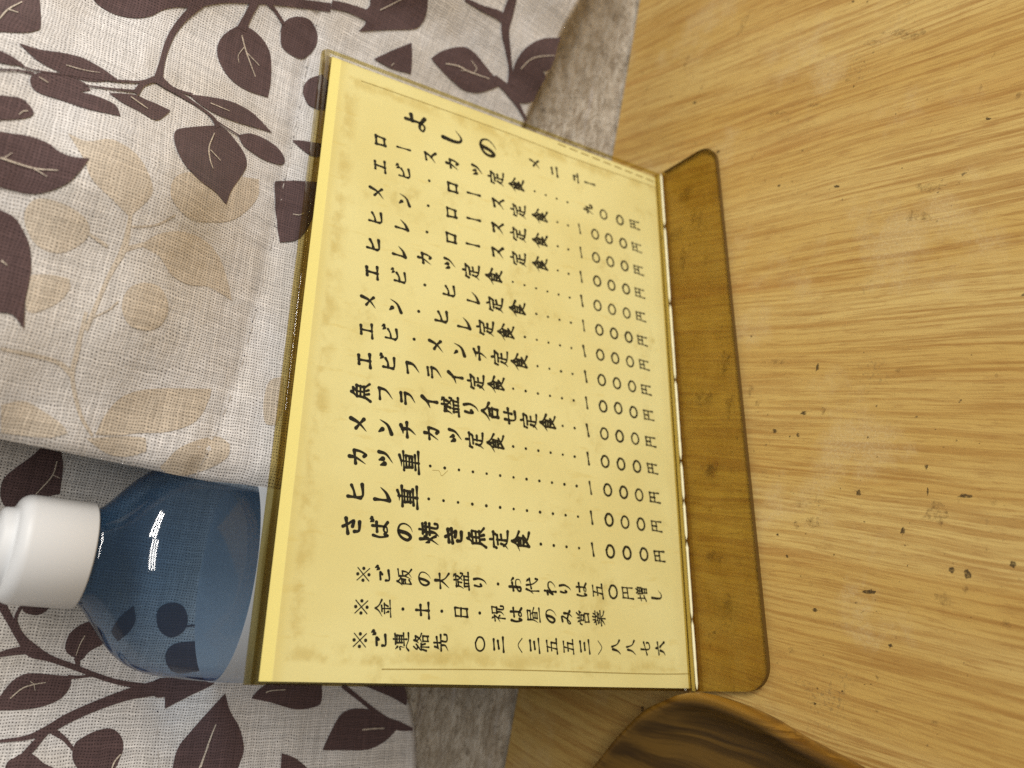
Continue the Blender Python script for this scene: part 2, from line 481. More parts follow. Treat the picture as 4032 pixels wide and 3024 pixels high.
def build_table():
    v, f = grid_box(-0.42, 0.62, -0.55, 0.0, -0.032, 0.0)
    mi = [0] * len(f)
    r1 = lambda x, y: (2400 + x / 1.3554, y / 1.3554)
    r2 = lambda x, y: (2400 + x / 0.9216, 1224 + y / 0.9216)
    specks = []
    for x, y, a, b, d in [(580, 810, 9, 9, 1), (905, 990, 10, 9, 1), (1210, 995, 20, 9, 1), (1303, 462, 5, 8, 1), (1360, 330, 4, 4, 1),
                          (1030, 803, 6, 6, 1), (190, 550, 9, 9, 0), (455, 548, 10, 9, 1), (1300, 8, 10, 8, 1), (1375, 12, 5, 7, 1),
                          (1648, 592, 9, 6, 0), (2020, 635, 22, 9, 1), (2180, 510, 20, 26, 0), (1650, 520, 9, 6, 0), (1695, 532, 8, 8, 0),
                          (1562, 897, 5, 4, 1), (1528, 608, 4, 5, 1), (765, 835, 14, 20, 0), (940, 645, 30, 12, 0), (820, 695, 12, 8, 0),
                          (710, 140, 22, 60, 0), (1910, 915, 8, 24, 0), (1860, 980, 20, 12, 0), (1270, 430, 26, 12, 0), (1600, 180, 110, 40, 0),
                          (1400, 230, 60, 18, 0), (1185, 370, 8, 10, 0), (1088, 385, 4, 20, 0), (1160, 300, 10, 8, 0), (410, 330, 10, 60, 0),
                          (490, 470, 9, 30, 0), (1100, 560, 80, 10, 0), (900, 600, 70, 16, 0), (1700, 1000, 120, 30, 0), (1650, 1150, 90, 40, 0),
                          (830, 965, 9, 7, 0), (975, 968, 9, 7, 0), (700, 1240, 6, 5, 0), (1460, 175, 20, 9, 0), (1715, 700, 6, 30, 0),
                          (1980, 470, 12, 26, 0), (2050, 290, 14, 24, 0), (318, 832, 8, 22, 0), (200, 470, 7, 22, 0)]:
        specks.append((r1(x, y), a / 1.3554, b / 1.3554, d))
    for x, y, a, b, d in [(515, 92, 5, 6, 1), (755, 205, 8, 20, 1), (512, 285, 13, 30, 0), (705, 370, 14, 11, 1), (600, 435, 9, 11, 1),
                          (685, 450, 8, 11, 1), (655, 455, 4, 4, 1), (775, 365, 12, 20, 0), (610, 812, 6, 7, 1), (690, 700, 20, 16, 0),
                          (740, 770, 40, 28, 0), (905, 660, 11, 16, 1), (1150, 565, 9, 12, 1), (1155, 655, 4, 22, 1), (1065, 800, 12, 18, 1),
                          (1370, 860, 7, 18, 0), (1290, 672, 34, 10, 1), (1190, 730, 70, 60, 0), (1240, 940, 15, 15, 1), (1300, 955, 16, 24, 1),
                          (1290, 1010, 16, 16, 0), (1465, 920, 16, 16, 1), (1395, 690, 16, 24, 0), (1210, 1050, 50, 36, 0), (1440, 1135, 26, 20, 0),
                          (945, 1020, 32, 11, 1), (745, 1085, 13, 11, 1), (1020, 1215, 9, 9, 1), (970, 1330, 10, 15, 0), (900, 1340, 14, 9, 0),
                          (660, 1230, 14, 18, 0), (1180, 1495, 20, 14, 0), (755, 1370, 5, 6, 1), (845, 1380, 4, 5, 1), (745, 1425, 7, 7, 1),
                          (975, 1450, 14, 8, 0), (925, 765, 4, 4, 1), (645, 890, 6, 7, 1), (540, 330, 16, 24, 0), (680, 775, 10, 24, 0),
                          (815, 885, 4, 5, 1), (1040, 1185, 4, 8, 0), (730, 990, 10, 12, 0), (1050, 215, 24, 10, 0), (1405, 235, 8, 10, 0),
                          (600, 185, 60, 10, 0), (910, 710, 6, 6, 0), (120, 1445, 8, 16, 1)]:
        specks.append((r2(x, y), a / 0.9216, b / 0.9216, d))
    for k in range(90):
        specks.append(((random.uniform(2950, 4000), random.uniform(1300, 2900)), random.uniform(1.5, 4.5), random.uniform(1.5, 4.5), random.choice((0, 1))))
    for i, (p, rx, ry, d) in enumerate(specks):
        cx, cy = table_local(p)
        mm = np.linalg.norm(on_table(p) - CAM) / FPX
        ax = np.array(table_local((p[0] + 10, p[1]))) - np.array((cx, cy))
        ang = math.atan2(ax[1], ax[0])
        ex = np.linalg.norm(ax) / 10
        ay = np.array(table_local((p[0], p[1] + 10))) - np.array((cx, cy))
        ey = np.linalg.norm(ay) / 10
        b0 = len(v)
        pts = blob(cx, cy, 0.72 * rx * ex, 0.72 * ry * ey, ang)
        z = 0.00004 + 0.0000008 * i
        for q in pts:
            v.append((q[0], q[1], z))
        f.append(tuple(range(b0, b0 + len(pts))))
        mi.append(1 if d else 2)
    o = mesh_obj("table", v, f, [M_WOOD, M_SPECK, M_SMUDGE], None, mi)
    o.location = E2; o.rotation_euler = (0, 0, WALL_ROT)
    tag(o, "worn pale wooden tabletop with brown grain and dark specks under the menu stand", "table")
build_table()

# ------------------------------------------------------------------ wall
def build_wall():
    v, f = grid_box(-0.42, 0.62, 0.0012, 0.05, -0.10, 0.50)
    o = mesh_obj("wall", v, f, [M_WALL])
    o.location = E2; o.rotation_euler = (0, 0, WALL_ROT)
    tag(o, "mottled beige stone patterned wall behind the table, below the curtain hem", "wall", kind='structure')
build_wall()

# ------------------------------------------------------------------ curtains
def sstep(x, a, b):
    t = min(1.0, max(0.0, (x - a) / (b - a)))
    return t * t * (3 - 2 * t)

def interp(x, xs, ys):
    if x <= xs[0]: return ys[0]
    for i in range(len(xs) - 1):
        if x <= xs[i + 1]:
            t = (x - xs[i]) / (xs[i + 1] - xs[i])
            # Hermite with finite-difference slopes
            def sl(j):
                if j == 0: return (ys[1] - ys[0]) / (xs[1] - xs[0])
                if j == len(xs) - 1: return (ys[-1] - ys[-2]) / (xs[-1] - xs[-2])
                return (ys[j + 1] - ys[j - 1]) / (xs[j + 1] - xs[j - 1])
            h = xs[i + 1] - xs[i]
            m0, m1 = sl(i) * h, sl(i + 1) * h
            return ((2 * t ** 3 - 3 * t * t + 1) * ys[i] + (t ** 3 - 2 * t * t + t) * m0
                    + (-2 * t ** 3 + 3 * t * t) * ys[i + 1] + (t ** 3 - t * t) * m1)
    return ys[-1]

XA = [0.080, 0.100, 0.120, 0.150, 0.180, 0.200, 0.225, 0.250, 0.275, 0.300, 0.340, 0.400]
LOWA = [v / 1000 for v in (40.3, 40.3, 35.3, 26.8, 18.6, 13.0, 6.4, 2.2, 5, 14, 27, 32)]
HIGHA = [v / 1000 for v in (42, 43, 45, 46, 41, 30, 14, 9, 10, 15, 27, 32)]
SEAM_A = [0.080, 0.105, 0.1335, 0.1646, 0.2005, 0.2345, 0.2664, 0.33]
SEAM_Z = [0.1705, 0.1655, 0.1593, 0.1562, 0.1537, 0.1521, 0.1528, 0.156]
def off_front(a, z):
    k = sstep(z, 0.150, 0.205)
    o = (1 - k) * interp(a, XA, LOWA) + k * interp(a, XA, HIGHA)
    o += 0.0007 * math.sin(a * 190 + z * 60) * sstep(a, 0.26, 0.30) + 0.0005 * math.sin(z * 240 + a * 40) * k
    o += k * (0.0012 * math.sin(a * 150 + z * 35) + 0.0008 * math.sin(a * 70 - z * 90 + 1.3))
    o += (1 - k) * 0.0007 * math.sin(a * 260) * sstep(a, 0.255, 0.285)
    # puckered hem seam
    dz = (z - interp(a, SEAM_A, SEAM_Z)) / 0.0022
    if abs(dz) < 3:
        o -= math.exp(-dz * dz) * 0.0009
        o += math.exp(-(dz / 2) ** 2) * 0.0004 * math.sin(a * 620 + 2 * math.sin(a * 170))
    edge = 0.0975
    if a < edge + 0.010:
        o -= 0.0045 * ((edge + 0.010 - a) / 0.010) ** 2
    return max(o, 0.0015)

def off_rear(a, z):
    o = 0.0042 + 0.007 * sstep(0.03 - a, 0.0, 0.05) + 0.0008 * math.sin(a * 120 + 1)
    return o

def drape_point(a, z, fo, lift):
    return (a, -(fo(a, z) + lift), z)

def poly_faces(poly, step):
    """triangulate a polygon with inner points so it can follow the folds"""
    P = [Vector((float(p[0]), float(p[1]))) for p in poly]
    n = len(P)
    xs = [p.x for p in P]; ys = [p.y for p in P]
    def inside(x, y):
        c = False
        j = n - 1
        for i in range(n):
            if (P[i].y > y) != (P[j].y > y) and x < (P[j].x - P[i].x) * (y - P[i].y) / (P[j].y - P[i].y + 1e-15) + P[i].x:
                c = not c
            j = i
        return c
    pts = list(P)
    x = min(xs) + step / 2
    while x < max(xs):
        y = min(ys) + step / 2
        while y < max(ys):
            if inside(x, y) : pts.append(Vector((x, y)))
            y += step
        x += step
    r = delaunay_2d_cdt(pts, [(i, (i + 1) % n) for i in range(n)], [tuple(range(n))], 1, 1e-7)
    return r[0], r[2]

class Drape:
    def __init__(self, fo):
        self.v, self.f, self.mi, self.uv, self.fo, self.k = [], [], [], [], fo, 0
        self.hem = self.left = None
    def add(self, vs, fs, mat, lift):
        b = len(self.v)
        for p in vs:
            p = (max(p[0], self.left(p[1]) if self.left else p[0]), p[1])
            p = (p[0], max(p[1], self.hem(p[0]) if self.hem else p[1]))     # the print ends where the cloth ends
            self.v.append(drape_point(p[0], p[1], self.fo, lift))
            self.uv.append((p[0], p[1]))
        for t in fs:
            ids = [b + i for i in t]
            # orient towards the viewer (-y)
            A, B, C = (np.array(self.v[i]) for i in ids[:3])
            if np.cross(B - A, C - A)[1] > 0: ids.reverse()
            self.f.append(ids); self.mi.append(mat)
    def leaf(self, px, mat, lift, smooth=True, step=0.0022):
        P = [on_drape(p, self.fo) for p in px]
        if smooth:
            P = smooth_leaf(P)
        vs, fs = poly_faces(P, step)
        self.k += 1
        self.add(vs, fs, mat, lift + 0.000004 * self.k)
    def stem(self, pts, mat, lift, scale=1.0):
        """pts: (x, y, width) in photo pixels"""
        c = catmull([(x, y, w) for x, y, w in pts], 6)
        L, R = [], []
        for i, p in enumerate(c):
            q0 = c[max(0, i - 1)]; q1 = c[min(len(c) - 1, i + 1)]
            d = np.array([q1[0] - q0[0], q1[1] - q0[1]]); d /= (np.linalg.norm(d) + 1e-9)
            nx = np.array([-d[1], d[0]]) * p[2] * 0.5
            L.append(on_drape((p[0] + nx[0], p[1] + nx[1]), self.fo)); R.append(on_drape((p[0] - nx[0], p[1] - nx[1]), self.fo))
        vs = L + R; n = len(L)
        self.k += 1
        self.add(vs, [(i, i + 1, n + i + 1, n + i) for i in range(n - 1)], mat, lift + 0.000004 * self.k)

def smooth_leaf(P):
    """Catmull-Rom round the outline, keeping pointed corners sharp"""
    n = len(P)
    P = [np.array(p) for p in P]
    out = []
    def sharp(i):
        a = P[i - 1] - P[i]; b = P[(i + 1) % n] - P[i]
        c = a @ b / (np.linalg.norm(a) * np.linalg.norm(b) + 1e-12)
        return c > -0.25
    sh = [sharp(i) for i in range(n)]
    for i in range(n):
        p1, p2 = P[i], P[(i + 1) % n]
        p0 = P[i - 1] if not sh[i] else 2 * p1 - p2
        p3 = P[(i + 2) % n] if not sh[(i + 1) % n] else 2 * p2 - p1
        for k in range(4):
            t = k / 4
            out.append(0.5 * (2 * p1 + (p2 - p0) * t + (2 * p0 - 5 * p1 + 4 * p2 - p3) * t * t + (3 * p1 - p0 - 3 * p2 + p3) * t ** 3))
    return out

def c7(x, y): return (x / 1.2762, y / 1.2762)
def k6(x, y): return (1100 + x / 1.4747, y / 1.4747)
def k1(x, y): return (1000 + x / 1.659, 100 + y / 1.659)
def c6(x, y): return (x / 1.2762, 1600 + y / 1.2762)
def c4(x, y): return (x / 1.106, 2300 + y / 1.106)
def cz(x, y): return (x / 2.4578, 2660 + y / 2.4578)
def c10(x, y): return (x / 1.659, 1000 + y / 1.659)
def pl(f, *pts): return [f(*p) for p in pts]
def st(f, s, *pts): return [(*f(x, y), w / s) for x, y, w in pts]

LT, LD, LV = 0.00012, 0.00024, 0.00040

def sheet(D, a0f, a1, hemf, ztop, step=0.0022):
    """the cloth itself: left edge a0f(z), hem hemf(a); front and back skins closed round the rim"""
    nu = int((a1 - a0f(0.1)) / step); nv = int((ztop - 0.05) / step)
    front, back = [], []
    for j in range(nv + 1):
        for i in range(nu + 1):
            s_ = i / nu; t = j / nv
            a = a0f(0.10) + (a1 - a0f(0.10)) * s_
            z = hemf(a) + (ztop - hemf(a)) * t
            a = a0f(z) + (a1 - a0f(z)) * s_
            front.append((a, z))
    b = len(D.v); n = nu + 1
    for lift in (0.0, -0.0007):
        for a, z in front:
            D.v.append(drape_point(a, z, D.fo, lift)); D.uv.append((a, z))
    N = len(front)
    for j in range(nv):
        for i in range(nu):
            q = (j * n + i, j * n + i + 1, (j + 1) * n + i + 1, (j + 1) * n + i)
            D.f.append([b + k for k in q]); D.mi.append(0)
            D.f.append([b + N + k for k in reversed(q)]); D.mi.append(0)
    rim = [i for i in range(n)] + [j * n + nu for j in range(1, nv + 1)] + [nv * n + i for i in range(nu - 1, -1, -1)] + [j * n for j in range(nv - 1, 0, -1)]
    for k in range(len(rim)):
        p, q = rim[k], rim[(k + 1) % len(rim)]
        D.f.append([b + q, b + p, b + N + p, b + N + q]); D.mi.append(0)

def seam(D, pts, every=0.0033):
    """lock-stitch line: pale threads with dark needle holes"""
    P = [np.array(on_drape(p, D.fo)) for p in pts]
    P = catmull(P, 24)
    acc = 0.0
    for i in range(len(P) - 1):
        seg = np.linalg.norm(P[i + 1] - P[i]); d = (P[i + 1] - P[i]) / (seg + 1e-12)
        acc += seg
        if acc >= every:
            acc = 0.0
            n = np.array([-d[1], d[0]])
            c = P[i]
            for (l, w, mt, sh) in ((every * 0.34, 0.00011, 4, 0.0), (0.00020, 0.00018, 5, every * 0.5)):
                cc = c + d * sh
                q = [cc - d * l - n * w, cc + d * l - n * w, cc + d * l + n * w, cc - d * l + n * w]
                if mt == 5 and random.random() < 0.55: continue
                if mt == 4 and random.random() < 0.45: continue
                D.k += 1
                D.add(q, [(0, 1, 2, 3)], mt, 0.00045)

MATS_CURTAIN = [M_CLOTH, M_TAN, M_LEAF, M_VEIN, M_THREAD, M_HOLE]

# ---- front curtain
A = Drape(off_front)
e0 = on_drape((0, 1728), lambda a, z: 0.040); e1 = on_drape((1050, 1943), lambda a, z: 0.0385)
def left_edge(z):
    t = (z - e1[1]) / (e0[1] - e1[1])
    return e1[0] + (e0[0] - e1[0]) * min(1.6, max(-0.4, t))
h0 = on_drape((2070, 475), off_front); h1 = on_drape((2172, 258), off_front); h2 = on_drape((2284, 0), off_front)
def hem_front(a):
    return interp(a, [0.09, h0[0] - 0.03, h0[0], h1[0], h2[0], h2[0] + 0.05], [0.072, h0[1] + 0.004, h0[1], h1[1], h2[1], h2[1] - 0.010])
A.hem, A.left = hem_front, left_edge
sheet(A, left_edge, 0.40, hem_front, 0.31)
# pale secondary print
for poly in (
    pl(c7, (340, 670), (440, 710), (560, 700), (680, 770), (750, 880), (760, 980), (650, 1090), (560, 1000), (460, 900), (420, 800)),
    pl(c7, (880, 1030), (855, 960), (880, 890), (960, 865), (1150, 880), (1300, 900), (1290, 1000), (1180, 1100), (1050, 1115), (960, 1100)),
    pl(c7, (120, 1080), (160, 1010), (240, 1000), (350, 1040), (430, 1100), (450, 1170), (400, 1230), (300, 1272), (200, 1245), (140, 1170)),
    pl(c7, (700, 1232), (800, 1175), (920, 1165), (1030, 1210), (1100, 1290), (1140, 1400), (1165, 1510), (1050, 1442), (950, 1430), (860, 1380), (800, 1290)),
    pl(c7, (130, 1400), (240, 1380), (345, 1400), (350, 1450), (290, 1520), (180, 1570), (130, 1560)),
    pl(c7, (610, 1540), (645, 1450), (730, 1420), (810, 1450), (845, 1540), (810, 1630), (730, 1660), (645, 1630)),
    pl(c10, (620, 1180), (680, 1060), (800, 930), (1000, 880), (1380, 880), (1360, 960), (1280, 1090), (1100, 1160), (900, 1170), (760, 1185)),
    pl(c10, (560, 1205), (800, 1190), (950, 1200), (955, 1290), (820, 1325), (690, 1300)),
    pl(c10, (1040, 1395), (1180, 1260), (1400, 1190), (1500, 1240), (1480, 1330), (1300, 1425), (1130, 1450)),
    pl(c10, (5, 985), (150, 960), (270, 1020), (400, 1110), (440, 1170), (300, 1200), (5, 1170)),
    pl(c10, (1760, 830), (1850, 800), (1845, 1000), (1800, 1120), (1730, 1100), (1720, 960)),
):
    A.leaf(poly, 1, LT)
for s_ in (
    st(c7, 1.2762, (655, 1080, 16), (620, 1250, 34), (540, 1400, 22), (430, 1659, 26)),
    st(c7, 1.2762, (720, 1228, 22), (620, 1255, 26)), st(c7, 1.2762, (445, 1175, 14), (540, 1240, 18)),
    st(c7, 1.2762, (880, 1080, 8), (780, 1130, 8), (660, 1140, 10)),
    st(c10, 1.659, (560, 380, 24), (500, 640, 34), (470, 800, 30), (520, 1040, 26), (600, 1185, 22)),
    st(c10, 1.659, (470, 790, 44), (380, 710, 30), (230, 665, 24), (0, 620, 20)),
    st(c10, 1.659, (770, 310, 12), (700, 370, 10), (590, 420, 10)),
):
    A.stem(s_, 1, LT)
# dark main print
DARK_A = [
    pl(c7, (-60, -60), (-60, 158), (100, 165), (180, 155), (205, 120), (195, -60)),
    pl(c7, (465, -10), (520, 45), (600, 80), (690, 92), (760, 80), (820, 50), (900, 38), (990, 47), (1030, 20), (1010, -20), (800, -60), (500, -60)),
    pl(c7, (1408, 190), (1415, 130), (1450, 95), (1500, 85), (1560, 105), (1592, 165), (1590, 220), (1560, 270), (1510, 297), (1450, 270), (1415, 235)),
    pl(c7, (1190, 135), (1120, 180), (1090, 240), (1100, 310), (1150, 390), (1230, 450), (1345, 490), (1360, 400), (1358, 280), (1320, 200), (1250, 140)),
    pl(c7, (90, 216), (200, 250), (320, 268), (420, 295), (520, 350), (590, 402), (480, 412), (380, 395), (280, 355), (180, 300)),
    pl(c7, (160, 380), (240, 362), (330, 382), (420, 415), (455, 455), (400, 462), (500, 490), (580, 530), (605, 585), (450, 552), (330, 512), (200, 470), (155, 430)),
    pl(c7, (-40, 240), (60, 285), (125, 332), (60, 328), (-40, 310)),
    pl(c7, (545, 468), (600, 470), (680, 478), (730, 500), (790, 525), (855, 555), (830, 580), (780, 605), (700, 560), (620, 520)),
    pl(c7, (945, 474), (1050, 488), (1150, 508), (1230, 543), (1290, 588), (1365, 668), (1280, 642), (1180, 612), (1080, 572), (1000, 522)),
    pl(c7, (1070, 632), (960, 640), (890, 652), (872, 690), (890, 760), (930, 830), (1000, 905), (1080, 965), (1135, 1028), (1160, 960), (1200, 900), (1237, 835), (1225, 770), (1160, 680), (1110, 635)),
    pl(c7, (1195, 680), (1260, 672), (1340, 705), (1400, 750), (1430, 805), (1410, 828), (1340, 810), (1270, 770), (1220, 730)),
    pl(c7, (-50, 680), (80, 675), (160, 690), (240, 720), (300, 765), (370, 790), (447, 797), (400, 860), (340, 920), (250, 960), (170, 975), (80, 962), (-50, 900)),
    pl(c7, (-50, 490), (60, 487), (120, 505), (165, 555), (155, 585), (90, 600), (-50, 605)),
    pl(c7, (-60, 1030), (60, 1085), (110, 1150), (145, 1230), (155, 1330), (145, 1420), (125, 1520), (118, 1652), (60, 1580), (-60, 1510)),
    pl(k1, (445, 322), (360, 350), (318, 410), (325, 470), (365, 528), (470, 545), (520, 430)),
    pl(k1, (245, 750), (290, 752), (350, 760), (440, 775), (470, 815), (430, 852), (370, 850), (310, 810)),
    pl(k1, (130, 1040), (160, 1018), (250, 1015), (420, 1025), (400, 1200), (300, 1385), (165, 1418), (150, 1330), (135, 1200)),
    pl(k6, (458, 185), (500, 130), (470, 75), (520, 40), (560, -30), (860, -30), (855, 60), (830, 130), (780, 170), (640, 175), (540, 180)),
    pl(k6, (545, 345), (640, 300), (765, 250), (768, 340), (762, 430), (650, 400)),
    pl(k6, (878, 340), (950, 295), (1060, 273), (1130, 308), (1190, 378), (1240, 440), (1300, 490), (1220, 522), (1150, 540), (1070, 525), (1000, 470), (930, 400)),
    pl(k6, (1335, 500), (1350, 420), (1380, 340), (1440, 270), (1530, 225), (1648, 222), (1600, 325), (1568, 405), (1525, 415), (1545, 450), (1528, 510), (1518, 560), (1470, 590), (1400, 600), (1340, 540)),
]
for poly in DARK_A:
    A.leaf(poly, 2, LD)
for s_ in (
    st(c7, 1.2762, (1020, 5, 50), (930, 85, 38), (870, 160, 32), (835, 235, 30), (812, 315, 28), (798, 375, 40), (790, 410, 50)),
    st(c7, 1.2762, (980, 12, 60), (1120, -2, 40), (1270, 2, 40), (1400, 8, 44), (1659, 40, 44)),
    st(k6, 1.4747, (300, 28, 50), (400, 50, 50), (500, 90, 60), (560, 130, 60)),
    st(c7, 1.2762, (1340, 10, 26), (1385, 62, 16), (1425, 125, 18)),
    st(c7, 1.2762, (1285, 5, 44), (1245, 80, 40), (1210, 150, 50)),
    st(c7, 1.2762, (800, 400, 44), (760, 405, 26), (700, 413, 12), (640, 411, 12), (560, 405, 12), (400, 385, 9), (160, 352, 8), (40, 300, 8)),
    st(c7, 1.2762, (700, 462, 14), (560, 448, 9), (420, 430, 7)),
    st(c7, 1.2762, (-20, 352, 9), (80, 355, 9), (170, 372, 12)),
    st(c7, 1.2762, (775, 398, 30), (715, 425, 26), (680, 470, 34)),
    st(c7, 1.2762, (795, 400, 46), (835, 432, 34), (880, 462, 24), (980, 525, 14), (1060, 585, 14), (1095, 640, 28)),
    st(c7, 1.2762, (830, 432, 20), (900, 458, 12), (965, 478, 14)),
    st(c7, 1.2762, (1085, 610, 8), (1140, 645, 7), (1200, 682, 7)),
    st(k6, 1.4747, (1240, 452, 40), (1300, 500, 44), (1340, 545, 44), (1390, 625, 22), (1440, 720, 14)),
    st(k6, 1.4747, (1355, -20, 44), (1325, 80, 60), (1308, 180, 46), (1325, 300, 30), (1338, 400, 22), (1340, 500, 44)),
    st(k6, 1.4747, (1075, 0, 20), (1170, 50, 34), (1260, 85, 50), (1320, 130, 50)),
):
    A.stem(s_, 2, LD + 0.00005)
for s_ in (
    st(c7, 1.2762, (-5, 98, 8), (40, 50, 8), (110, 12, 5)), st(c7, 1.2762, (40, 50, 6), (90, 66, 4)),
    st(c7, 1.2762, (1212, 180, 5), (1235, 265, 6), (1280, 388, 3)), st(c7, 1.2762, (1240, 270, 4), (1300, 332, 3)), st(c7, 1.2762, (1228, 235, 4), (1195, 280, 3), (1198, 320, 2)),
    st(c7, 1.2762, (1075, 670, 5), (1048, 740, 7), (1052, 800, 6), (1068, 850, 3)), st(c7, 1.2762, (1055, 755, 5), (1105, 808, 3)),
    st(c7, 1.2762, (0, 795, 9), (90, 825, 8), (180, 850, 7), (290, 858, 4)), st(c7, 1.2762, (170, 850, 6), (235, 890, 3)), st(c7, 1.2762, (20, 795, 5), (60, 770, 3)),
    st(c7, 1.2762, (655, 488, 5), (700, 520, 5), (740, 548, 3)), st(c7, 1.2762, (330, 330, 4), (420, 355, 3), (500, 368, 2)),
    st(c7, 1.2762, (195, 390, 5), (240, 418, 3)), st(c7, 1.2762, (1055, 520, 4), (1150, 560, 3)),
    st(c7, 1.2762, (95, 578, 5), (115, 562, 5), (140, 560, 4)), st(c7, 1.2762, (5, 1310, 8), (35, 1335, 4)),
    st(k6, 1.4747, (960, 372, 6), (1030, 385, 7), (1100, 420, 7), (1215, 460, 4)), st(k6, 1.4747, (1125, 425, 5), (1140, 400, 4), (1110, 355, 3)), st(k6, 1.4747, (1085, 412, 4), (1045, 412, 2)),
    st(k6, 1.4747, (1395, 405, 6), (1450, 350, 6), (1510, 330, 6), (1590, 325, 4)),
    st(k6, 1.4747, (580, 62, 6), (650, 28, 6), (740, -20, 5)), st(k1, 1.659, (250, 1235, 6), (290, 1240, 4), (320, 1228, 3)),
    st(k6, 1.4747, (645, 385, 5), (662, 368, 3)),
):
    A.stem(s_, 3, LV)
seam(A, [(1252, 60), (1185, 380), (1120, 705), (1040, 1080), (946, 1440), (808, 1800), (770, 1872)])
oA = mesh_obj("curtain", A.v, A.f, MATS_CURTAIN, None, A.mi, A.uv, True)
oA.location = E2; oA.rotation_euler = (0, 0, WALL_ROT)
tag(oA, "wide curtain draped in front of the blue bottle, with tan leaves among the brown ones", "curtain", "leaf print curtains")

# ---- rear curtain
B = Drape(off_rear)
b0 = on_drape((1592, 2690), off_rear); b1 = on_drape((1625, 2820), off_rear); b2 = on_drape((1640, 3024), off_rear)
def hem_rear(a):
    return interp(a, [b2[0] - 0.06, b2[0], b1[0], b0[0], b0[0] + 0.02, 0.2], [b2[1] - 0.004, b2[1], b1[1], b0[1], b0[1] + 0.002, b0[1] + 0.004])
B.hem = hem_rear
sheet(B, lambda z: -0.10, 0.150, hem_rear, 0.305)
DARK_B = [
    pl(c6, (215, 205), (300, 205), (316, 290), (308, 370), (300, 440), (150, 470), (90, 490), (40, 525), (10, 480), (0, 430), (20, 360), (90, 300), (160, 250)),
    pl(c6, (100, 985), (110, 1015), (130, 1038), (190, 1048), (240, 1020), (265, 985), (200, 960)),
    pl(c6, (445, 1082), (370, 1120), (335, 1170), (330, 1230), (380, 1265), (410, 1272), (450, 1230), (525, 1190), (500, 1120)),
    pl(c6, (-40, 1510), (10, 1440), (60, 1380), (120, 1345), (180, 1340), (290, 1350), (357, 1355), (350, 1410), (300, 1470), (200, 1510), (80, 1525), (-40, 1527)),
    pl(cz, (1480, 120), (1560, 20), (2110, 20), (2060, 80), (1990, 120), (1840, 190), (1595, 318), (1592, 205), (1500, 205)),
    pl(cz, (720, 662), (800, 595), (920, 535), (1050, 508), (1130, 540), (1180, 610), (1190, 700), (1165, 780), (1090, 920), (930, 980), (780, 930), (700, 800)),
    pl(cz, (250, 735), (130, 795), (75, 830), (55, 920), (200, 1000), (500, 1000), (560, 905), (430, 850), (340, 775)),
    pl(c4, (980, 475), (1000, 550), (1040, 620), (1060, 700), (1050, 760), (1000, 850), (880, 880), (740, 850), (770, 720), (830, 640), (900, 560)),
    pl(c4, (1093, 497), (1130, 455), (1200, 425), (1400, 430), (1400, 500), (1380, 530), (1290, 545), (1180, 515)),
    pl(c4, (1403, 722), (1440, 640), (1490, 560), (1560, 540), (1640, 555), (1700, 590), (1735, 622), (1680, 680), (1600, 720), (1500, 722)),
    pl(c4, (1225, 735), (1290, 760), (1370, 830), (1330, 880), (1215, 860)),
    pl(c4, (1580, 440), (1760, 440), (1772, 500), (1768, 528), (1700, 490), (1640, 465)),
    pl(c6, (785, 1070), (800, 1010), (860, 985), (920, 1005), (942, 1070), (920, 1130), (860, 1160), (805, 1130)),
    pl(c6, (832, 1240), (870, 1195), (950, 1180), (1090, 1178), (1095, 1310), (900, 1340), (840, 1300)),
    pl(c6, (560, 1130), (600, 1060), (670, 1000), (680, 1070), (650, 1130), (590, 1180)),
]
for poly in DARK_B:
    B.leaf(poly, 2, LD)
for s_ in (
    st(c6, 1.2762, (-20, 950, 60), (20, 1020, 44), (60, 1092, 40), (110, 1170, 50), (160, 1225, 70), (250, 1265, 34), (370, 1308, 30), (480, 1350, 26), (600, 1386, 26), (760, 1412, 34)),
    st(c6, 1.2762, (160, 1218, 44), (60, 1232, 36), (-10, 1248, 24)),
    st(c6, 1.2762, (112, 1165, 22), (78, 1070, 16), (105, 1005, 16)),
    st(c6, 1.2762, (385, 1262, 30), (388, 1300, 22), (372, 1318, 18)),
    st(c6, 1.2762, (340, 1358, 22), (400, 1358, 14), (475, 1346, 14)),
    st(cz, 2.4578, (1560, 110, 150), (1400, 140, 130), (1200, 190, 105), (900, 300, 92), (650, 412, 92), (450, 525, 80), (250, 598, 46), (-20, 632, 26)),
    st(cz, 2.4578, (500, 525, 70), (610, 600, 50), (665, 660, 40), (715, 720, 36)),
    st(cz, 2.4578, (430, 545, 70), (370, 620, 64), (310, 690, 74), (230, 770, 60)),
    st(c4, 1.106, (1490, 440, 22), (1600, 528, 18), (1680, 590, 28), (1730, 615, 40), (1795, 632, 14)),
    st(c6, 1.2762, (925, 1105, 9), (980, 1100, 9), (1040, 1120, 9)),
):
    B.stem(s_, 2, LD + 0.00005)
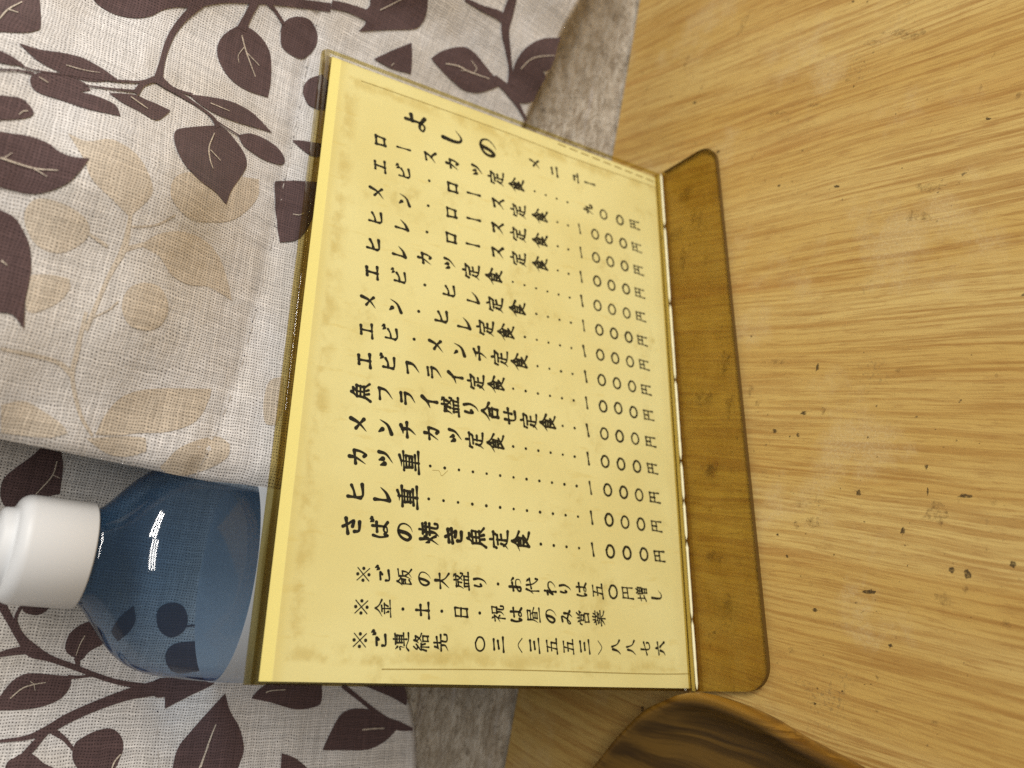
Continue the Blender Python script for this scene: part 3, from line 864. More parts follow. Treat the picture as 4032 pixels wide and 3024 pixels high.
for s_ in (
    st(c6, 1.2762, (285, 275, 6), (260, 350, 6), (180, 440, 5)), st(c6, 1.2762, (265, 345, 4), (300, 360, 3)),
    st(c6, 1.2762, (425, 1150, 5), (400, 1195, 4), (380, 1250, 3)),
    st(c6, 1.2762, (50, 1465, 5), (110, 1415, 6), (170, 1395, 6), (230, 1385, 4)), st(c6, 1.2762, (175, 1395, 4), (150, 1380, 4)), st(c6, 1.2762, (170, 1398, 4), (175, 1425, 3)),
    st(cz, 2.4578, (1165, 755, 14), (1110, 820, 14), (1075, 900, 12)), st(cz, 2.4578, (2085, 465, 10), (2010, 660, 14), (1940, 880, 12)),
    st(c4, 1.106, (905, 700, 6), (862, 810, 6)), st(c4, 1.106, (1575, 632, 6), (1620, 628, 6), (1672, 626, 4)), st(c4, 1.106, (1155, 470, 5), (1180, 462, 4), (1240, 458, 4)),
):
    B.stem(s_, 3, LV)
seam(B, [(640, 2610), (622, 2740), (618, 2900), (624, 3060)])
oB = mesh_obj("curtain", B.v, B.f, MATS_CURTAIN, None, B.mi, B.uv, True)
oB.location = E2; oB.rotation_euler = (0, 0, WALL_ROT)
tag(oB, "grey curtain with brown leaves hanging flat against the wall behind the white capped bottle", "curtain", "leaf print curtains")

# ------------------------------------------------------------------ bottle
BC = (-0.0735, 0.0588)
def body_depth(r):
    return r if r <= 0.0135 else 0.0135 + (r - 0.0135) * (0.0228 - 0.0135) / (0.0315 - 0.0135)

def lathe(name, prof, mat, parent, n=72, oval=False, close=True):
    v, f = [], []
    for r, z in prof:
        d = body_depth(r) if oval else r
        for i in range(n):
            t = 2 * math.pi * i / n
            v.append((r * math.cos(t), d * math.sin(t), z))
    for j in range(len(prof) - 1):
        for i in range(n):
            f.append((j * n + i, j * n + (i + 1) % n, (j + 1) * n + (i + 1) % n, (j + 1) * n + i))
    if close:
        f.append(tuple(range((len(prof) - 1) * n, len(prof) * n)))
        f.append(tuple(reversed(range(n))))
    return mesh_obj(name, v, f, [mat], parent, None, None, True)

def build_bottle():
    root = empty("bottle", (BC[0], BC[1], 0.0), math.radians(-2))
    tag(root, "blue see-through plastic bottle with white cap standing behind the menu stand", "bottle")
    prof = [(0.026, 0.0008), (0.0295, 0.0012), (0.0312, 0.005), (0.0315, 0.012)]
    prof += [(0.0315, z) for z in np.linspace(0.02, 0.145, 12)]
    prof += [tuple(p) for p in catmull([(0.0315, 0.150), (0.0309, 0.158), (0.0300, 0.1645), (0.0285, 0.1695), (0.0260, 0.1737), (0.0225, 0.1775), (0.0180, 0.1812),
                                        (0.0148, 0.1838), (0.0128, 0.1862), (0.0124, 0.190)], 4)]
    lathe("body", prof, M_BOTTLE, root, 96, True)
    lab = [(0.03178, z) for z in np.linspace(0.030, 0.1475, 10)]
    lathe("label_wrap", lab, M_LABEL, root, 96, True, False)
    cap = [(0.0126, 0.1872), (0.0140, 0.1872), (0.0143, 0.1876), (0.0141, 0.2020)]
    cap += [(0.0141 - 0.0030 * (1 - math.cos(t)), 0.2020 + 0.0032 * math.sin(t)) for t in np.linspace(0.1, math.pi / 2, 8)]
    cap += [(0.0106, 0.2053), (0.0103, 0.2056), (0.0101, 0.2078), (0.0094, 0.2085), (0.0080, 0.2087), (0.0076, 0.2089)]
    c = lathe("cap", cap, M_CAP, root, 72)
    lathe("spout", [(0.0074, 0.2090), (0.0072, 0.2130), (0.0062, 0.2142), (0.001, 0.2145)], M_CAP, c, 48)
    return root
build_bottle()

# ------------------------------------------------------------------ menu stand
T = 0.0018; GAP = 0.0016
def pv(u, v, d):
    """panel point: u right, v up the panel, d behind the front face"""
    p = PU * v - PN * d
    return (u, p[1], p[2])

def sweep(name, outer, inner, x0, x1, mats, parent, cap0=None, cap1=None, smooth=True):
    """strip swept along x: outer/inner are lists of (y, z); mats = (skin, rim)"""
    v, f, mi = [], [], []
    n = len(outer)
    for x in (x0, x1):
        for y, z in outer: v.append((x, y, z))
        for y, z in inner: v.append((x, y, z))
    A0, I0, A1, I1 = 0, n, 2 * n, 3 * n
    for i in range(n - 1):
        f.append((A0 + i, A0 + i + 1, A1 + i + 1, A1 + i)); mi.append(0)
        f.append((I0 + i, I1 + i, I1 + i + 1, I0 + i + 1)); mi.append(0)
        f.append((A0 + i, I0 + i, I0 + i + 1, A0 + i + 1)); mi.append(1)
        f.append((A1 + i, A1 + i + 1, I1 + i + 1, I1 + i)); mi.append(1)
    if cap0 is not None: f.append((A0, A1, I1, I0)); mi.append(cap0)
    if cap1 is not None: f.append((A0 + n - 1, I0 + n - 1, I1 + n - 1, A1 + n - 1)); mi.append(cap1)
    return mesh_obj(name, v, f, mats, parent, mi, None, False)

def build_stand():
    root = empty("menu_stand", (0, 0, 0))
    tag(root, "clear yellowed plastic menu stand with an amber foot on the wooden table", "menu stand")
    yz = lambda v, d: tuple(pv(0, v, d)[1:])
    hw = PANEL_W / 2
    R = (2 * T + GAP) / 2
    vt = PANEL_H - R
    # front sheet, bottom cut edge up to the fold
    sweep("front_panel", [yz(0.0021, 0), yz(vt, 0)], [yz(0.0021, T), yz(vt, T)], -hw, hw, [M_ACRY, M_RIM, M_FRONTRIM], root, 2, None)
    # rounded fold over the top
    out, inn = [], []
    for k in range(13):
        t = math.pi * k / 12
        out.append(yz(vt + R * math.sin(t), R - R * math.cos(t)))
        r2 = GAP / 2
        inn.append(yz(vt + r2 * math.sin(t), R - r2 * math.cos(t)))
    fo = sweep("top_fold", out, inn, -hw, hw, [M_BEND, M_RIM], root)
    for p in fo.data.polygons:
        p.use_smooth = True
    # back sheet down to the table and round into the foot
    D1, D0 = 2 * T + GAP, T + GAP
    yb_o = yz(0.006, D1); yb_i = yz(0.006, D0)
    outer = [yz(vt, D1), yb_o]; inner = [yz(vt, D0), yb_i]
    for k in range(1, 8):
        t = k / 8
        q0, q1, q2 = np.array(yb_o), np.array([yz(0.0, D1)[0] + 0.0003, 0.0001]), np.array([-0.0015, 0.0001])
        outer.append(tuple((1 - t) ** 2 * q0 + 2 * t * (1 - t) * q1 + t * t * q2))
        q0, q1, q2 = np.array(yb_i), np.array([yz(0.0018, D0)[0], 0.0001 + T]), np.array([-0.0015, 0.0001 + T])
        inner.append(tuple((1 - t) ** 2 * q0 + 2 * t * (1 - t) * q1 + t * t * q2))
    outer.append((-0.0015, 0.0001)); inner.append((-0.0015, 0.0001 + T))
    sweep("back_panel", outer, inner, -hw, hw, [M_ACRYB, M_RIM], root)
    # foot plate with rounded front corners
    rc, yf = 0.0085, -0.0287
    pts = [(hw, -0.0015)]
    pts += [(hw - rc + rc * math.cos(t), yf + rc - rc * math.sin(t)) for t in np.linspace(0, math.pi / 2, 10)]
    pts += [(-hw + rc - rc * math.sin(t), yf + rc - rc * math.cos(t)) for t in np.linspace(0, math.pi / 2, 10)]
    pts += [(-hw, -0.0015)]
    n = len(pts)
    v = [(x, y, 0.0001 + T) for x, y in pts] + [(x, y, 0.0001) for x, y in pts]
    f = [tuple(reversed(range(n))), tuple(range(n, 2 * n))]; mi = [0, 0]
    for i in range(n - 1):
        f.append((i, i + 1, n + i + 1, n + i)); mi.append(1)
    # dried food stains on the foot
    r2 = lambda x, y: (2400 + x / 0.9216, 1224 + y / 0.9216)
    for k, (p, rx, ry, mt) in enumerate([(r2(362, 570), 26, 40, 2), (r2(365, 575), 12, 22, 3), (r2(430, 1065), 12, 34, 3), (r2(420, 180), 14, 40, 3), (r2(330, 320), 30, 30, 4),
                                         (r2(510, 885), 7, 7, 3), (r2(380, 890), 30, 18, 4), (r2(400, 910), 6, 6, 3), (r2(440, 340), 14, 40, 4), (r2(380, 1168), 6, 6, 3),
                                         ((2560 + 60, 880), 8, 8, 3), ((2690, 1010), 10, 40, 4), ((2640, 920), 30, 20, 4), ((2780, 1020), 6, 6, 3), ((2700, 760), 25, 16, 4), ((2740, 860), 20, 60, 4)]):
        w = on_table(p, T + 0.0002)
        sc = np.linalg.norm(w - CAM) / FPX
        b = len(v)
        pts2 = blob(w[0], w[1], ry * sc, rx * sc * 1.5, 0.0)
        v += [(x, y, 0.0001 + T + 0.00003 + 0.000002 * k) for x, y in pts2]
        f.append(tuple(range(b, b + len(pts2)))); mi.append(mt)
    M_ST = mat_smudge("reddish_brown_stain", lin(100, 58, 18), 0.6, 330, 0.34, 0.75)
    M_ST2 = mat_smudge("dark_brown_stain", lin(70, 50, 16), 0.6, 420, 0.34, 0.75)
    M_ST3 = mat_smudge("amber_grime", lin(92, 66, 20), 0.5, 380, 0.40, 0.66)
    mesh_obj("foot", v, f, [M_FOOT, M_FOOTRIM, M_ST, M_ST2, M_ST3], root, mi)
    # pale bead added as light catch between sheet and foot, broken here and there
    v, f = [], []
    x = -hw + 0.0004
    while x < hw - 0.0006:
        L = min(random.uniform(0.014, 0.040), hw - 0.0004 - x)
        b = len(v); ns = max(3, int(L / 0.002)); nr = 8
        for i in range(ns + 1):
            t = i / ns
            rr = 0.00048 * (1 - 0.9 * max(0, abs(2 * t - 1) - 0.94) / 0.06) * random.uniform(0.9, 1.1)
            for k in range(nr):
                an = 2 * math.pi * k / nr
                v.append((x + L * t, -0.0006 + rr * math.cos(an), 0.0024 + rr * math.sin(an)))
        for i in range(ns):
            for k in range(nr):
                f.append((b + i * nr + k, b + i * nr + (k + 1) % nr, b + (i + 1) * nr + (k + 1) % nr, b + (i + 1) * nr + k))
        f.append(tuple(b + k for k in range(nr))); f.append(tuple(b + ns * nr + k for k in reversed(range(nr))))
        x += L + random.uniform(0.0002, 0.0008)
    mesh_obj("light_catch_bead", v, f, [M_FRONTRIM], root, None, None, True)
    return root
build_stand()

# ------------------------------------------------------------------ menu card with brush lettering
PD = T + 0.00025          # depth of the card's face behind the stand's front face
G = {
'よ': "~55,6 56,40 55,70 42,84 24,76 30,64 50,64 82,86|56,34 82,28",
'し': "~34,8 30,50 36,80 58,86 84,62>",
'の': "~52,24 44,60 28,80 14,62 24,34 52,18 80,28 88,54 74,78 52,92>",
'メ': "~72,10 56,50 16,88>|~28,36 54,54 78,76",
'ニ': "26,32 74,29|14,74 88,71",
'ュ': "30,46 66,44|~66,44 64,60 60,78|16,80 86,77",
'ー': "50,10 54,90",
'ロ': "22,25 27,80|22,26 78,24|78,24 73,78|27,76 74,74",
'ス': "24,24 70,20|~70,20 56,52 18,86>|~52,56 68,68 84,86",
'カ': "18,38 76,32|~76,32 74,60 64,86 54,78|~46,10 44,40 18,86>",
'ツ': "20,28 30,46d|44,22 52,40d|~82,22 74,54 38,88>",
'定': "50,4 52,14|20,20 16,34|20,22 82,20|82,20 74,34|32,40 70,38|52,40 52,84|52,60 74,58|~34,56 30,74 14,92>|~28,70 46,86 90,92",
'食': "~50,4 36,24 8,42>|~50,6 66,24 94,40|50,20 52,28|34,36 66,34|66,34 64,60|34,48 64,47|34,60 64,59|34,36 34,88|34,88 52,76|76,62 62,72|~48,64 64,80 92,92",
'九': "16,38 64,32|~64,32 64,60 70,84 90,82 90,68|~40,10 38,50 12,90>",
'〇': "~58,20 24,28 10,52 24,76 56,82 86,66 88,38 56,20",
'円': "22,16 20,90|22,18 78,16|78,16 78,88|50,18 50,52|22,52 78,51",
'エ': "26,20 74,18|50,20 50,78|14,80 88,77",
'ビ': "26,22 26,74|~26,74 40,84 84,80|~76,34 54,46 28,50|70,6 80,16d|86,2 95,12d",
'・': "45,44 55,56o",
'.': "46,46 54,54p",
'一': "10,54 90,48",
'ン': "22,22 38,38d|~20,86 64,66 86,24>",
'ヒ': "26,14 26,72|~26,72 40,84 86,80|~78,30 54,44 28,48",
'レ': "28,14 27,84|~27,84 60,70 86,42>",
'チ': "~70,12 48,22 26,24>|14,46 88,43|~52,22 54,54 30,92>",
'フ': "20,24 76,20|~76,20 68,56 28,90>",
'ラ': "28,16 72,14|20,38 76,36|~76,36 68,64 30,92>",
'イ': "~72,10 48,38 14,54>|50,36 52,92",
'魚': "~44,4 34,18 18,30>|40,12 64,12|64,12 52,26|26,28 26,64|26,28 76,27|76,27 74,62|50,28 50,60|28,44 74,43|26,62 76,61|24,70 12,90|42,72 44,84|58,70 64,82|74,66 92,86",
'盛': "20,18 82,16|~22,18 22,40 10,60>|24,30 46,29|46,29 42,50|~52,6 58,36 84,56 88,46|~74,26 64,44 50,54>|70,4 80,10d|22,64 26,90|22,65 76,63|76,63 74,90|40,64 40,90|57,64 57,90|8,91 94,90",
'り': "~30,14 26,40 30,60 38,50|~66,10 72,44 60,76 40,92>",
'合': "~50,4 34,26 8,44>|~50,6 68,28 94,42|34,44 66,43|30,58 32,88|30,58 70,57|70,57 68,88|32,86 68,85",
'せ': "10,44 90,38|66,16 66,60|~30,20 30,66 42,82 80,80",
'重': "~72,6 50,12 26,14>|10,26 90,24|26,36 28,62|26,36 74,35|74,35 72,62|28,49 72,48|28,61 72,60|50,12 50,90|18,75 82,74|4,92 96,90",
'さ': "16,30 82,24|~46,8 60,34 76,58 50,54|~28,62 34,82 72,86",
'ば': "~20,16 14,50 22,86 30,72|40,34 82,32|~64,14 66,60 62,80 42,82 44,70 62,70 84,86|82,6 88,14d|92,2 98,10d",
'焼': "10,32 16,46d|38,26 32,42|~26,8 26,50 8,90>|~26,54 34,66 42,78|48,20 88,18|66,4 66,34|44,36 94,34|56,28 54,50|78,26 78,50|46,52 92,50|~58,54 56,76 40,92>|~74,54 74,84 92,88 94,74",
'き': "18,24 76,18|14,42 82,36|~42,6 58,34 74,60 46,56|~26,66 32,86 70,88",
'※': "16,16 84,84t|84,16 16,84t|46,14 54,22o|46,78 54,86o|14,46 22,54o|78,46 86,54o",
'ご': "~26,34 64,32 54,44|~22,64 28,84 78,82|76,12 84,22d|88,6 95,16d",
'飯': "~26,4 18,22 4,36>|~26,6 34,18 46,26|14,32 40,30|40,30 38,54|16,43 38,42|16,54 38,53|14,32 15,88|15,88 36,76|54,16 92,12|~56,16 56,54 42,90>|60,38 84,36|~84,36 76,66 50,92>|~60,50 74,74 96,92",
'大': "10,38 90,33|~50,6 48,44 10,92>|~50,40 66,70 94,92",
'お': "14,32 60,28|~38,8 38,60 34,82 16,80 20,64 52,52 80,58 80,80 58,90>|72,20 86,34d",
'代': "~30,6 20,34 4,52>|20,34 22,92|36,40 92,32|~54,8 62,54 88,90 94,74|74,8 84,18d",
'わ': "30,10 30,92|~12,32 34,30 12,70 50,40 78,40 86,62 70,82 52,90>",
'は': "~18,14 12,50 20,86 28,72|38,34 90,30|~66,12 68,60 64,80 44,82 46,68 64,70 90,86",
'五': "18,16 82,14|46,16 34,86|24,48 72,46|72,46 68,86|6,88 94,86",
'増': "6,38 38,34|22,14 22,72|4,78 40,66|54,6 60,14|82,4 74,14|48,20 50,50|48,20 90,18|90,18 88,48|68,20 68,48|50,34 88,33|50,48 88,47|54,58 56,92|54,58 84,57|84,57 82,92|56,74 82,73|56,90 82,89",
'金': "~50,4 34,24 6,44>|~50,6 68,26 96,42|34,42 66,41|24,58 76,56|50,42 50,90|30,66 36,78d|70,64 62,78|6,92 94,90",
'土': "24,38 76,36|50,10 50,86|8,88 92,86",
'日': "28,12 28,90|28,12 74,11|74,11 72,90|28,48 72,47|28,86 72,85",
'祝': "22,6 30,16d|8,28 40,26|~40,26 28,46 4,62>|26,46 26,94|30,50 42,60d|52,12 54,46|52,12 88,11|88,11 86,44|54,42 86,41|~62,46 60,70 42,92>|~76,46 76,84 94,86 96,70",
'昼': "24,10 78,9|78,9 76,28|26,28 76,27|~24,10 24,50 8,80>|~52,28 66,44 94,54|34,46 34,76|34,46 66,45|66,45 66,76|34,60 66,60|34,75 66,75|14,92 92,90",
'み': "~24,18 52,16 40,50 18,76 12,62 30,54 60,62 86,76|~74,34 70,66 52,92>",
'営': "24,6 30,18d|48,4 50,16d|76,4 66,18|14,26 10,38|14,26 88,24|88,24 82,36|34,36 34,54|34,36 66,35|66,35 66,54|34,53 66,52|24,64 26,92|24,64 76,63|76,63 74,92|26,90 74,89",
'業': "38,4 40,22|58,4 56,22|20,10 28,22d|78,8 70,22|10,26 90,24|34,30 40,38d|64,29 58,38|16,42 84,40|24,52 76,51|6,64 94,62|50,40 50,96|~44,66 30,82 8,92>|~56,66 70,80 94,90",
'連': "12,14 22,24d|~8,42 26,40 20,66>|~4,90 26,76 60,90 96,90|36,14 90,12|44,24 44,52|44,24 82,23|82,23 80,52|44,38 80,37|44,51 80,50|32,64 94,62|62,4 62,80",
'絡': "~28,4 14,22 30,26|~40,18 10,48 42,46|26,46 26,92|12,58 6,76|38,56 44,70|~62,6 54,22 44,34>|60,16 82,14|~82,14 70,38 46,54>|~58,24 74,42 96,52|56,60 56,92|56,60 84,59|84,59 82,92|56,88 82,87",
'先': "~30,10 24,26 14,38>|22,28 80,24|50,6 50,48|8,50 92,48|~38,50 36,74 8,92>|~60,50 60,84 90,86 94,70",
'三': "20,20 80,18|28,50 72,48|8,84 92,82",
'（': "~8,72 50,44 92,72t", '）': "~8,28 50,56 92,28t",
'八': "~38,24 30,60 6,86>|~56,18 70,60 96,84",
'七': "10,54 90,38|~46,10 46,66 58,84 88,80 88,64",
'六': "50,6 54,20d|10,34 90,32|~36,50 26,74 8,90>|~62,48 76,68 92,88",
}
K1 = lambda x, y: (1000 + x / 1.659, 100 + y / 1.659)
K2 = lambda x, y: (1800 + x / 1.508, 500 + y / 1.508)
K3 = lambda x, y: (1100 + x / 1.659, 1000 + y / 1.659)
K4 = lambda x, y: (1800 + x / 1.2762, 1500 + y / 1.2762)
K5 = lambda x, y: (900 + x / 1.659, 1800 + y / 1.659)
CH = []     # (char, pixel, size mm)
def put(f, s, size, *pts):
    for c, p in zip(s, pts): CH.append((c, f(*p), size))
def dots(fa, a, fb, b, n):
    pa, pb = np.array(fa(*a)), np.array(fb(*b))
    ua, ub = np.array(on_panel(pa, PD)), np.array(on_panel(pb, PD))
    for i in range(n): CH.append(('.', tuple(ua + (ub - ua) * i / (n - 1)), 'uv'))
S, SP, SN = 6.2, 5.2, 5.3
put(K1, 'よしの', 9.6, (1062, 640), (1300, 728), (1524, 800))
put(K2, 'メニュー', 5.6, (462, 218), (577, 265), (697, 300), (788, 337))
put(K1, 'ロースカツ', S, (825, 755), (977, 805), (1150, 860), (1297, 905), (1455, 950)); put(K2, '定食', S + .4, (232, 305), (355, 350))
dots(K2, (460, 382), K2, (655, 447), 4); put(K2, '九〇〇円', SP, (780, 488), (868, 520), (965, 553), (1052, 580))
put(K1, 'エビ・ロー', S, (825, 920), (980, 965), (1145, 1015), (1297, 1060), (1437, 1105)); put(K2, 'ス定食', S + .3, (243, 455), (365, 500), (495, 535))
dots(K2, (595, 565), K2, (658, 585), 2); put(K2, '一〇〇〇円', SP, (727, 605), (818, 637), (900, 663), (985, 690), (1065, 715))
put(K1, 'メン・ロー', S, (805, 1090), (978, 1140), (1138, 1178), (1290, 1225), (1435, 1268)); put(K2, 'ス定食', S + .3, (240, 600), (365, 640), (495, 680))
dots(K2, (597, 708), K2, (660, 727), 2); put(K2, '一〇〇〇円', SP, (735, 745), (823, 775), (908, 800), (993, 825), (1075, 850))
put(K1, 'ヒレ・ロー', S, (795, 1258), (965, 1305), (1130, 1350), (1288, 1390), (1430, 1435)); put(K2, 'ス定食', S + .3, (240, 745), (365, 785), (495, 820))
dots(K2, (597, 852), K2, (662, 872), 2); put(K2, '一〇〇〇円', SP, (735, 890), (830, 915), (915, 940), (1002, 962), (1082, 985))
put(K1, 'ヒレカツ', S, (780, 1435), (950, 1480), (1117, 1520), (1275, 1560)); put(K2, '定食', S + .3, (85, 860), (222, 893))
dots(K2, (330, 920), K2, (668, 1013), 6); put(K2, '一〇〇〇円', SP, (740, 1033), (832, 1060), (918, 1083), (1005, 1105), (1088, 1125))
put(K3, 'エビ・ヒレ', S, (608, 120), (785, 155), (950, 203), (1108, 245), (1265, 288)); put(K2, '定食', S + .3, (225, 1055), (360, 1085))
dots(K2, (470, 1110), K2, (675, 1162), 4); put(K2, '一〇〇〇円', SP, (750, 1180), (843, 1205), (930, 1226), (1017, 1248), (1098, 1268))
put(K3, 'メン・ヒレ', S, (585, 310), (752, 340), (910, 375), (1060, 413), (1207, 455)); put(K2, '定食', S + .3, (170, 1195), (292, 1225))
dots(K2, (402, 1247), K2, (678, 1313), 5); put(K2, '一〇〇〇円', SP, (753, 1330), (848, 1353), (937, 1373), (1025, 1393), (1108, 1412))
put(K3, 'エビ・メンチ', S, (570, 500), (728, 525), (880, 557), (1025, 597), (1170, 625), (1310, 652)); put(K2, '定食', S + .3, (255, 1375), (372, 1400))
dots(K2, (477, 1420), K2, (685, 1466), 4); put(K2, '一〇〇〇円', SP, (763, 1482), (857, 1503), (947, 1522), (1037, 1540), (1120, 1560))
put(K3, 'エビフライ定食', S, (557, 695), (712, 715), (868, 745), (1010, 775), (1150, 805), (1287, 838), (1420, 858))
dots(K3, (1527, 880), K4, (585, 98), 6); put(K4, '一〇〇〇円', SP, (650, 110), (732, 128), (808, 137), (885, 157), (960, 172))
put(K3, '魚フライ盛り合せ', S + .2, (538, 900), (690, 915), (838, 942), (980, 965), (1118, 992), (1252, 1010), (1380, 1035), (1505, 1060)); put(K4, '定食', S + .2, (362, 203), (458, 215))
dots(K4, (530, 226), K4, (590, 237), 2); put(K4, '一〇〇〇円', SP, (655, 248), (738, 265), (815, 278), (893, 290), (970, 305))
put(K3, 'メンチカツ定食', S + .2, (520, 1110), (687, 1130), (840, 1150), (995, 1170), (1145, 1193), (1278, 1218), (1415, 1240))
dots(K3, (1527, 1258), K4, (590, 380), 6); put(K4, '一〇〇〇円', SP, (658, 390), (742, 405), (822, 418), (902, 430), (980, 440))
put(K3, 'カツ重', S + .5, (515, 1322), (690, 1342), (850, 1358))
dots(K3, (985, 1385), K4, (600, 528), 12); put(K4, '一〇〇〇円', SP, (668, 537), (755, 548), (835, 560), (913, 573), (990, 585))
put(K3, 'ヒレ重', S + .5, (497, 1553), (670, 1573), (838, 1585))
dots(K3, (975, 1600), K4, (607, 682), 12); put(K4, '一〇〇〇円', SP, (675, 688), (762, 698), (842, 710), (922, 720), (1000, 730))
put(K5, 'さばの焼き', S + .4, (805, 450), (990, 472), (1148, 487), (1312, 500), (1472, 513)); put(K4, '魚定食', S + .4, (100, 787), (212, 800), (322, 808))
dots(K4, (420, 820), K4, (612, 840), 4); put(K4, '一〇〇〇円', SP, (680, 848), (768, 857), (852, 864), (937, 871), (1015, 880))
put(K5, '※ご飯の大盛', SN, (880, 765), (1010, 770), (1150, 785), (1275, 795), (1395, 808), (1522, 808)); put(K4, 'り・お代わりは五〇円増し', SN, (115, 1012), (205, 1020), (293, 1024), (378, 1030), (465, 1040), (543, 1044), (625, 1050), (705, 1055), (782, 1060), (855, 1065), (928, 1070), (1003, 1078))
put(K5, '※金・土・日・', SN, (867, 978), (1010, 988), (1138, 992), (1268, 1000), (1392, 1006), (1520, 1014), (1640, 1018)); put(K4, '祝は昼のみ営業', SN, (205, 1170), (297, 1175), (383, 1178), (468, 1182), (550, 1187), (632, 1190), (712, 1192))
put(K5, '※ご連絡先', SN, (857, 1195), (985, 1195), (1130, 1205), (1260, 1210), (1388, 1213))
put(K4, '〇三（三五五三）八八七六', SN - .3, (113, 1322), (207, 1325), (310, 1328), (388, 1330), (475, 1333), (558, 1335), (640, 1335), (722, 1340), (797, 1340), (872, 1342), (947, 1345), (1020, 1345))

def build_card():
    v, f, mi, uv = [], [], [], []
    hw = PANEL_W / 2 - 0.0009
    ti = TI
    def P(u, w, d):
        v.append(pv(u, w, d)); uv.append((u, w))
        return len(v) - 1
    # card with a little thickness
    q = [(-hw, 0.0024), (hw, 0.0024), (hw, ti), (-hw, ti)]
    a = [P(u, w, PD) for u, w in q]; b = [P(u, w, PD + 0.0003) for u, w in q]
    f += [tuple(a), tuple(reversed(b))]; mi += [0, 0]
    for i in range(4):
        j = (i + 1) % 4
        f.append((a[j], a[i], b[i], b[j])); mi.append(0)
    lift = [0.00002]
    def ribbon(pts, ws, mat, cap=True):
        lift[0] += 0.0000001
        d = PD - lift[0]
        L = []; R = []
        for i, p in enumerate(pts):
            q0 = pts[max(0, i - 1)]; q1 = pts[min(len(pts) - 1, i + 1)]
            t = q1 - q0; t = t / (np.linalg.norm(t) + 1e-12)
            nn = np.array([-t[1], t[0]]) * ws[i] * 0.5
            L.append(p + nn); R.append(p - nn)
        idL = [P(x[0], x[1], d) for x in L]; idR = [P(x[0], x[1], d) for x in R]
        for i in range(len(pts) - 1):
            f.append((idR[i], idR[i + 1], idL[i + 1], idL[i])); mi.append(mat)
        if cap:
            for i, sgn in ((0, -1), (len(pts) - 1, 1)):
                if ws[i] < 1e-4: continue
                q0 = pts[max(0, i - 1)]; q1 = pts[min(len(pts) - 1, i + 1)]
                t = q1 - q0; t = t / (np.linalg.norm(t) + 1e-12) * sgn
                nn = np.array([-t[1], t[0]])
                ids = [P(*(pts[i] + ws[i] * 0.5 * (nn * math.cos(s) + t * math.sin(s))), d) for s in np.linspace(0, math.pi, 6)]
                f.append(tuple(ids)); mi.append(mat)
    def disc(c, r, mat):
        lift[0] += 0.0000001
        ids = [P(c[0] + r * math.cos(t), c[1] + r * math.sin(t), PD - lift[0]) for t in np.linspace(0, 2 * math.pi, 12, endpoint=False)]
        f.append(tuple(ids)); mi.append(mat)
    for c, p, size in CH:
        if size == 'uv':
            disc(p, 0.00050 * random.uniform(0.9, 1.1), 1); continue
        u, w = on_panel(p, PD)
        s = size / 1000.0 * (1.13 if c in '定食魚盛合重焼円' else 1.0)
        strokes = G[c].split('|')
        wid = 0.152 if len(strokes) <= 4 else (0.130 if len(strokes) <= 7 else 0.106)
        if c in '〇円（）': wid *= 0.80
        if size in (SN, SN - .3): wid *= 0.82
        if size > 8: wid *= 0.92
        rot = random.uniform(-0.02, 0.02)
        for sk in strokes:
            curve = sk.startswith('~'); sk = sk.lstrip('~')
            end = sk[-1] if sk[-1] in '>dopt' else 'h'
            sk = sk.rstrip('>dopt')
            pts = [np.array([float(k) for k in q.split(',')]) for q in sk.split()]
            if end not in 'opt' and c != '〇':     # a brush hand: rising cross-strokes, no two alike
                pts = [np.array([q[0] + random.uniform(-1.6, 1.6), q[1] - 0.085 * (q[0] - 50) + random.uniform(-1.6, 1.6)]) for q in pts]
            pts = [np.array([u + (q[0] - 50) / 100 * s, w - (q[1] - 50) / 100 * s]) for q in pts]
            if end in 'op':
                disc((pts[0] + pts[1]) / 2, s * 0.095, 1); continue
            if curve: pts = catmull(pts, 6)
            else: pts = [pts[0] + (pts[-1] - pts[0]) * t for t in np.linspace(0, 1, 7)]
            n = len(pts)
            tot = np.linalg.norm(pts[-1] - pts[0]) / s
            ws = []
            for i in range(n):
                t = i / (n - 1)
                if end == 'h': k = 1.18 - 0.62 * math.sin(math.pi * t) * min(1, tot * 1.3) + 0.10 * t
                elif end == '>': k = 1.28 * (1 - t) ** 0.7 + 0.08
                elif end == 'd': k = 0.55 + 0.95 * t
                else: k = 0.55
                ws.append(wid * s * k)
            kk = random.uniform(0.88, 1.14)
            ribbon(pts, [q * kk for q in ws], 1)
    # thin ruled lines near the card's rim
    def rule(px, wmm, dash=None):
        U = [np.array(on_panel(p, PD)) for p in px]
        U = catmull(U, 8)
        if dash is None:
            ribbon(U, [wmm / 1000] * len(U), 2, False); return
        Ltot = sum(np.linalg.norm(U[i + 1] - U[i]) for i in range(len(U) - 1))
        n = dash
        for k in range(n):
            t0, t1 = k / n, (k + 0.62) / n
            ribbon([U[0] + (U[-1] - U[0]) * t for t in np.linspace(t0, t1, 3)], [wmm / 1000] * 3, 2)
    rule([K1(700, 362), K1(1180, 530), K1(1659, 703), K2(700, 190), K2(1185, 362)], 0.22)
    rule([K2(600, 100), K2(1185, 332)], 0.55, 9)
    rule([K5(1000, 1385), K5(1659, 1387), K4(400, 1455), K4(980, 1472), K4(1210, 1470)], 0.28)
    # a stray hair stuck to the card
    rule([K5(1330, 85), K5(1375, 90), K5(1390, 122), K5(1420, 98), K5(1432, 88)], 0.12)
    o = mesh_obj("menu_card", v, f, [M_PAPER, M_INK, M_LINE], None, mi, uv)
    tag(o, "yellow handwritten Japanese menu card slipped inside the clear stand", "menu card")
build_card()

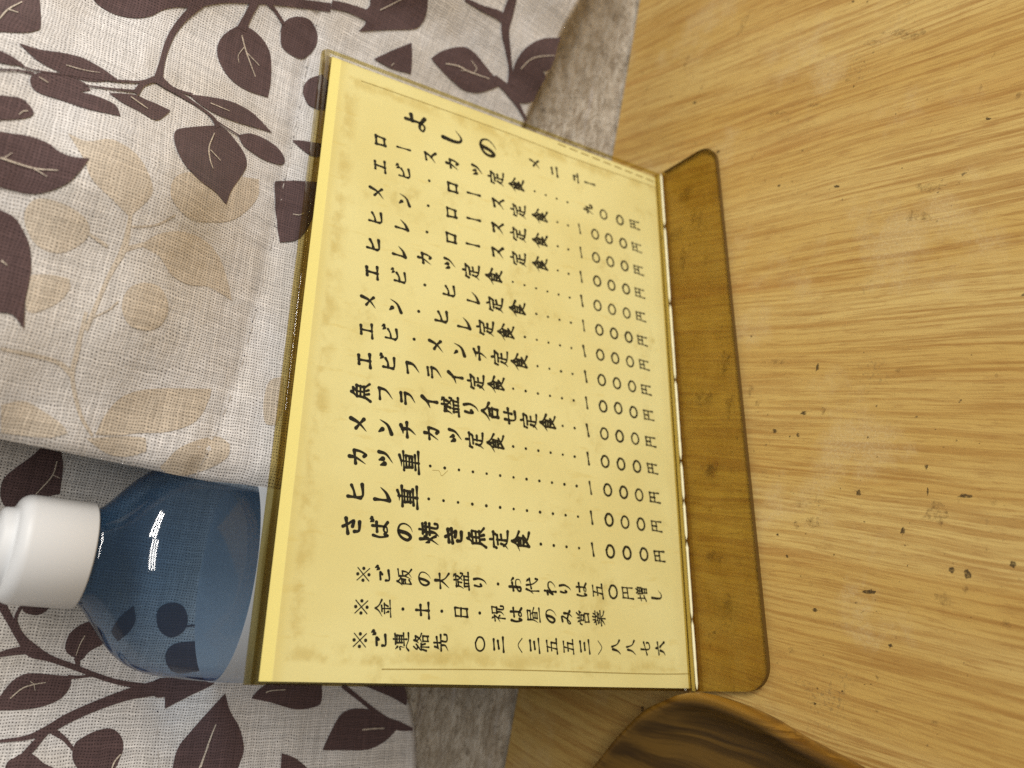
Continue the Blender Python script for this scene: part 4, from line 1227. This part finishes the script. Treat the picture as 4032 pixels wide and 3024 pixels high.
# ------------------------------------------------------------------ wooden tray
def build_tray():
    H = 0.013
    far = [on_table(p, H)[:2] for p in ((2330, 3024), (2500, 2828), (2600, 2770))]
    tip = [on_table(p, H)[:2] for p in ((2672, 2744),)]
    near = [on_table(p, H)[:2] for p in ((2760, 2747), (2890, 2790), (3000, 2842), (3100, 2905))]
    ctrl = [tuple(p) for p in far + tip + near]
    d = np.array(ctrl[-1]) - np.array(ctrl[-2]); d /= np.linalg.norm(d)
    l = np.array(ctrl[-1])
    ctrl += [tuple(l + d * 0.035), tuple(l + d * 0.065 + np.array([-0.020, 0.0]))]
    ctrl += [(-0.215, -0.118), (-0.255, -0.085), (-0.272, -0.02), (-0.262, 0.045), (-0.225, 0.088), (-0.180, 0.092)]
    rim = catmull(ctrl, 10, True)
    n = len(rim)
    cen = sum(rim) / n
    # outward normals of the outline
    nor = []
    for i in range(n):
        t = rim[(i + 1) % n] - rim[i - 1]
        q = np.array([t[1], -t[0]]) / (np.linalg.norm(t) + 1e-12)
        if q @ (rim[i] - cen) < 0: q = -q
        nor.append(q)
    # cross-section: (offset outwards, height, sapwood)
    sec = [(-0.012, 0.0004, 1), (-0.0035, 0.0004, 1), (-0.0010, 0.0016, 1), (0.0008, 0.0050, 1), (0.0012, 0.0085, 1), (0.0008, 0.0112, 1), (0.0, 0.0125, .7),
           (-0.0010, H, .35), (-0.0022, 0.0126, .05), (-0.0034, 0.0112, 0), (-0.0060, 0.0084, 0), (-0.0100, 0.0060, 0), (-0.0160, 0.0044, 0)]
    v, f, sap = [], [], []
    for off, z, sw in sec:
        for i in range(n):
            p = rim[i] + nor[i] * off
            v.append((p[0], p[1], z)); sap.append(sw)
    for k, z in ((0.80, 0.0036), (0.5, 0.0031), (0.2, 0.0030)):       # the nearly flat floor closes towards the middle
        for i in range(n):
            p = cen + (rim[i] - nor[i] * 0.016 - cen) * k
            v.append((p[0], p[1], z)); sap.append(0)
        sec.append((0, z, 0))
    for j in range(len(sec) - 1):
        for i in range(n):
            f.append((j * n + i, j * n + (i + 1) % n, (j + 1) * n + (i + 1) % n, (j + 1) * n + i))
    f.append(tuple(range((len(sec) - 1) * n, len(sec) * n)))
    f.append(tuple(reversed(range(n))))
    me_o = mesh_obj("tray", v, f, [M_TRAY], None, None, None, True)
    at = me_o.data.attributes.new("sapwood", 'FLOAT', 'POINT')
    for i, s_ in enumerate(sap): at.data[i].value = s_
    bm = bmesh.new(); bm.from_mesh(me_o.data); bmesh.ops.recalc_face_normals(bm, faces=bm.faces); bm.to_mesh(me_o.data); bm.free()
    tag(me_o, "round-cornered dark wooden tray with a honey coloured outer side touching the amber foot", "tray")
build_tray()
